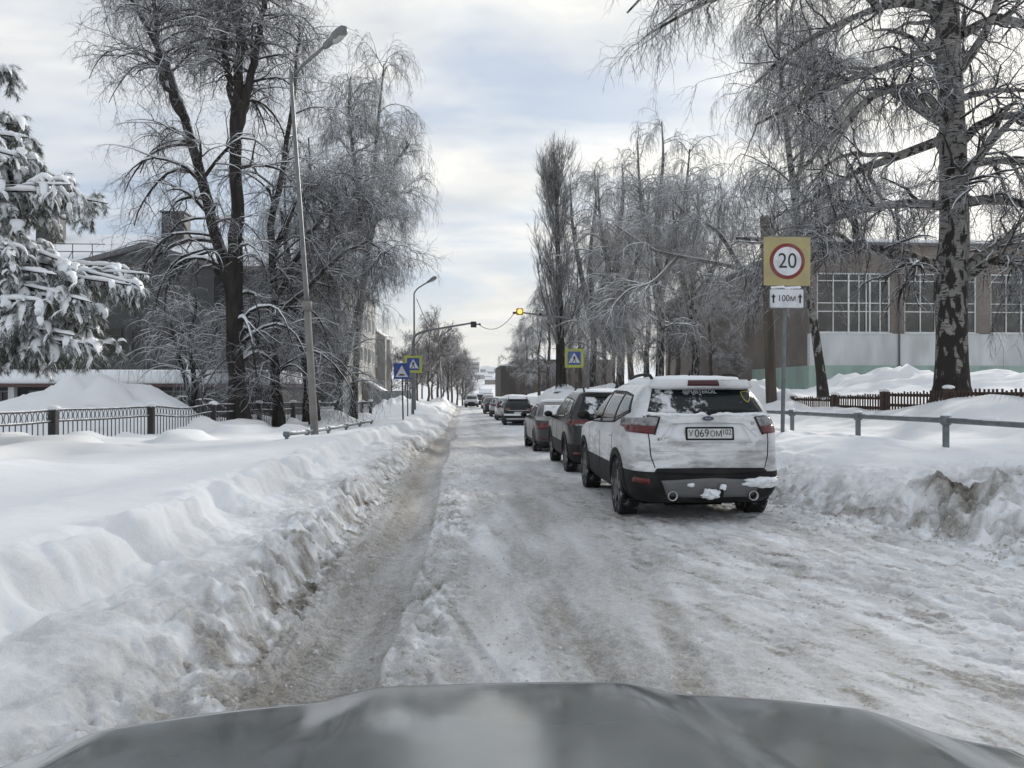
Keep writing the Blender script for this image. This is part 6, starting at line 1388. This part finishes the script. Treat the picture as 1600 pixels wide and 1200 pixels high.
def parked(kind, name, label, x, y, c, dirt=.4, rz=0., hi=False, rails=False, lights=None, snow=.05, rmat=None, plate=True, skid=False, group='cars parked along the right kerb', seed=0, rough=.25, zc=None, scale=1.0):
    S, wins, ax, r, zcl = generic(kind); wins['rmat'] = rmat or M_rglass
    mp = paint(name + '_paint', c, (.14, .14, .137), dirt, rough, None, 1.6)
    if max(c) < .1:
        b = mp.node_tree.nodes['Principled BSDF']; b.inputs['Coat Weight'].default_value = .08; b.inputs['Specular IOR Level'].default_value = .3
    t = build_car(name, label, (x, y, H(x, y) - .01), rz, S, mp, zcl if zc is None else zc, ax, r, wins, kind, hi=hi, rails=rails, snow=snow, group=group, seed=seed, mirror=(.75, 1.12 if kind != 'sedan' else 1.0), track=.80 if kind != 'van' else .77)
    if scale != 1: t.scale = (scale,) * 3
    Rr = lambda a, b: S.rear(a, b)
    zl = {'suv': (.98, 1.10), 'van': (.95, 1.45), 'sedan': (.70, .86)}[kind]; xi = {'suv': .48, 'van': .68, 'sedan': .48}[kind]
    for sg in (-1, 1):
        red = part(t, Rr, 'tail_light', [(sg * xi, zl[0] + .03), (sg * .88 * S.at(zl[0])[2] / .92, zl[0])], [(sg * (xi - .02), zl[1]), (sg * .88 * S.at(zl[1])[2] / .92, zl[1])], M_red, 14, 5, .014)
        part(t, lambda a, b: S.side(a, b, sg), 'red_wrap', [(S.at(zl[0])[0] + .16, zl[0]), (S.at(zl[0])[0] + .36, zl[0] + .05)], [(S.at(zl[1])[0] + .16, zl[1]), (S.at(zl[1])[0] + .42, zl[1])], M_red, 10, 4, .012, red)
        if kind == 'suv': part(t, Rr, 'clear_lens', [(sg * (xi + .04), zl[0] + .005), (sg * .80, zl[0] + .005)], [(sg * (xi + .03), zl[0] + .045), (sg * .80, zl[0] + .04)], M_clear, 10, 3, .018, red)
        part(t, Rr, 'reflector', [(sg * .64, .42), (sg * .84, .43)], [(sg * .64, .47), (sg * .84, .48)], M_red, 8, 3, .01)
        part(t, lambda a, b: S.rear(a, b, 1), 'headlight', [(sg * .52, .72), (sg * .86, .74)], [(sg * .56, .86), (sg * .84, .88)], M_clear, 10, 4, .01)
    zp = {'suv': .80, 'van': .78, 'sedan': .74}[kind]
    if plate:
        yp = float(S.rear(np.array(0.), np.array(zp))[1]); o = MB().poly(rounded(.54, .135, .01, cz=zp), yp - .02, .02).build('number_plate', M_clad, t); MB().poly(rounded(.52, .112, .01, cz=zp), yp - .024, .003).build('plate_face', M_plate, o)
    if skid:
        part(t, Rr, 'bumper_snow', [(-.84, .62), (.84, .62)], [(-.84, .74), (.84, .74)], M_snowpad, 24, 4, .05, skirt=.04)
        part(t, Rr, 'skid_plate', [(-.72, .36), (.72, .36)], [(-.74, .47), (.74, .47)], M_chrome, 20, 4, .02)
    v, f = band(Rr, [(-.70, zp + .14), (.70, zp + .14)], .03, .008, True); mesh_obj('tailgate_trim', v, f, M_chrome if kind == 'suv' else mp, t)
    part(t, lambda a, b: S.rear(a, b, 1), 'grille', [(-.42, .52), (.42, .52)], [(-.46, .76), (.46, .76)], M_clad, 12, 4, .008)
    return t
parked('suv', 'black_crossover', 'black crossover with red tail lamps, directly ahead of the white car', 2.84, 16.25, (.020, .020, .022), .45, hi=True, rails=True, seed=2, rz=R(-.4), scale=.95, snow=.03)
parked('sedan', 'grey_sedan', 'dark grey sedan with snow on roof and rear window', 2.86, 23.2, (.055, .055, .058), .5, hi=True, seed=3, rmat=snowy(mat('snowed_rear_glass', (.01, .012, .013), rough=.1), .40, .95, 1.2), rz=R(.3))
parked('suv', 'black_suv', 'black off-roader with a snowy rear bumper at the side junction', 3.55, 52.5, (.010, .011, .014), .15, rails=True, skid=True, seed=4, rmat=mat('dark_rear_glass', (.008, .012, .013), rough=.1), rz=R(-1), scale=1.06)
parked('van', 'silver_minivan', 'silver minivan showing beside the black off-roader', 3.3, 60.5, (.42, .43, .44), .35, seed=5)
parked('suv', 'grey_crossover', 'pale grey car just ahead of the silver minivan', 3.15, 68.5, (.30, .31, .32), .35, seed=6)
parked('sedan', 'blue_car', 'dark blue car, farthest of the closely parked row', 2.9, 77, (.012, .02, .045), .25, seed=7, scale=1.12)
parked('van', 'white_van', 'white snow-covered car beyond the parked row near the crest', 3.0, 98, (.55, .56, .57), .3, seed=8, group='cars near the crest', snow=.09)
parked('suv', 'dark_car', 'dark car with snowy roof among the far cars at the crest', 2.3, 118, (.03, .03, .033), .4, seed=9, group='cars near the crest', snow=.12, scale=1.05)
parked('suv', 'white_far_car', 'white car with a dark front standing left at the crest', 1.0, 106, (.55, .56, .58), .2, rz=R(178), seed=10, group='cars near the crest', snow=.12)

# --- the bonnet of the car the photograph was taken from
def own_car():
    mp = mat('wet_grey_bonnet', (.15, .162, .164), (.19, .202, .204), scale=2.4, rough=.34, dirt=(.28, .29, .29), dscale=5, damt=.35, spec=.5, stretch=(1, .6, 1), bump=0, bscale=7)
    nt = mp.node_tree; n = nt.nodes.new('ShaderNodeTexNoise'); n.inputs['Scale'].default_value = 3.2; n.inputs['Detail'].default_value = 5; n.inputs['Distortion'].default_value = 1.2; tc = [q for q in nt.nodes if q.type == 'TEX_COORD'][0]; nt.links.new(tc.outputs['Object'], n.inputs['Vector'])
    r = nt.nodes.new('ShaderNodeMapRange'); nt.links.new(n.outputs[0], r.inputs[0]); r.inputs[1].default_value = .42; r.inputs[2].default_value = .60; r.inputs[3].default_value = .10; r.inputs[4].default_value = .19; nt.links.new(r.outputs[0], nt.nodes['Principled BSDF'].inputs['Roughness'])
    b = mp.node_tree.nodes['Principled BSDF']; b.inputs['Metallic'].default_value = .25; b.inputs['Coat Weight'].default_value = .2; b.inputs['Coat Roughness'].default_value = .09
    cx = .06; t = thing('grey_car', 'wet grey bonnet of the car in the foreground', 'car', (cx, 1.30, road_z(1.30)))
    u = np.linspace(-1, 1, 120); ys = np.linspace(0, 1, 50); U, Sg = np.meshgrid(u, ys)
    X = .93 * U; ax = np.abs(X); front = .45 - .36 * np.abs(U) ** 2.6; Yw = -.80 + Sg * (front + .80); dd = 1.30 + Yw
    Z = 1.080 - .112 * dd - .10 * np.clip(dd - 1.2, 0, 1) ** 2 + .02 * (1 - np.abs(U) ** 2) - .03 * sm((ax - .72) / .16)
    bul = sm((.50 - .10 * Sg - np.abs(X - .02)) / .16); Z = Z + .022 * bul
    Z = Z - .045 * sm((Sg - .93) / .07) ** 2
    V = np.stack([X, Yw, Z], -1); id_ = np.arange(U.size).reshape(U.shape)
    Fc = np.stack([id_[:-1, :-1], id_[:-1, 1:], id_[1:, 1:], id_[1:, :-1]], -1).reshape(-1, 4)
    ring = np.concatenate([id_[:, 0], id_[-1, 1:], id_[::-1, -1][1:]]); V = V.reshape(-1, 3); Vs, Fs = [V], [Fc]; prev = ring; nb = len(V)
    for dx, dz in ((.012, .012), (.018, .04), (.02, .16)):
        p = V[ring].copy(); a = np.stack([p[:, 0] / .93, np.clip(p[:, 1] + .3, 0, 1) * 1.3], 1); a /= np.linalg.norm(a, axis=1)[:, None] + 1e-6; p[:, :2] += a * dx; p[:, 2] -= dz; q = np.arange(len(ring)) + nb; nb += len(ring)
        Vs.append(p); Fs.append(np.stack([prev[:-1], prev[1:], q[1:], q[:-1]], 1)); prev = q
    mesh_obj('bonnet', np.concatenate(Vs), np.concatenate(Fs), mp, t, True)
    S = Shell([(.24, -.9, .25, .78), (.40, -.9, .36, .84), (.60, -.9, .37, .86), (.72, -.9, .34, .86), (.80, -.9, .28, .85), (.815, -.9, .26, .84)], 5, 4, .0)
    rows, nz = S.body(24, 70, 30); no = rows.shape[1]; rows = rows[:nz]; V = rows.reshape(-1, 3); idx = np.arange(nz * no).reshape(nz, no); nx = np.roll(idx, -1, axis=1)
    Fc = np.stack([idx[:-1], nx[:-1], nx[1:], idx[1:]], -1).reshape(-1, 4); c = V[Fc].mean(1); keep = ~((np.hypot(c[:, 1] + .15, c[:, 2] - .36) < .43) & (np.abs(c[:, 0]) > .45)); mesh_obj('wing', V, Fc[keep], mp, t, True)
    for sg in (-1, 1):
        wheel(t, sg * .80, -.15, .36, .235, sg, 5, False)
        part(t, lambda x, z: S.rear(x, z, 1), 'headlight', [(sg * .5, .66), (sg * .86, .68)], [(sg * .52, .80), (sg * .84, .80)], M_clear, 10, 4, .01)
    part(t, lambda x, z: S.rear(x, z, 1), 'grille', [(-.45, .45), (.45, .45)], [(-.48, .75), (.48, .75)], M_clad, 12, 4, .01)
own_car()

# ------------------------------------------------------------------ cold haze in the air
def haze():
    m = bpy.data.materials.new('haze'); m.use_nodes = True; nt = m.node_tree; nt.nodes.clear()
    o = nt.nodes.new('ShaderNodeOutputMaterial'); v = nt.nodes.new('ShaderNodeVolumePrincipled'); v.inputs['Color'].default_value = (.93, .95, .97, 1); v.inputs['Density'].default_value = .0003; v.inputs['Anisotropy'].default_value = .25
    nt.links.new(v.outputs[0], o.inputs['Volume'])
    b = MB().box(-1150, 1150, -60, 1700, -40, 70).build('haze', m); b['kind'] = 'stuff'; b['label'] = 'thin cold haze that pales the far hill and ridge'; b['category'] = 'haze'
haze()
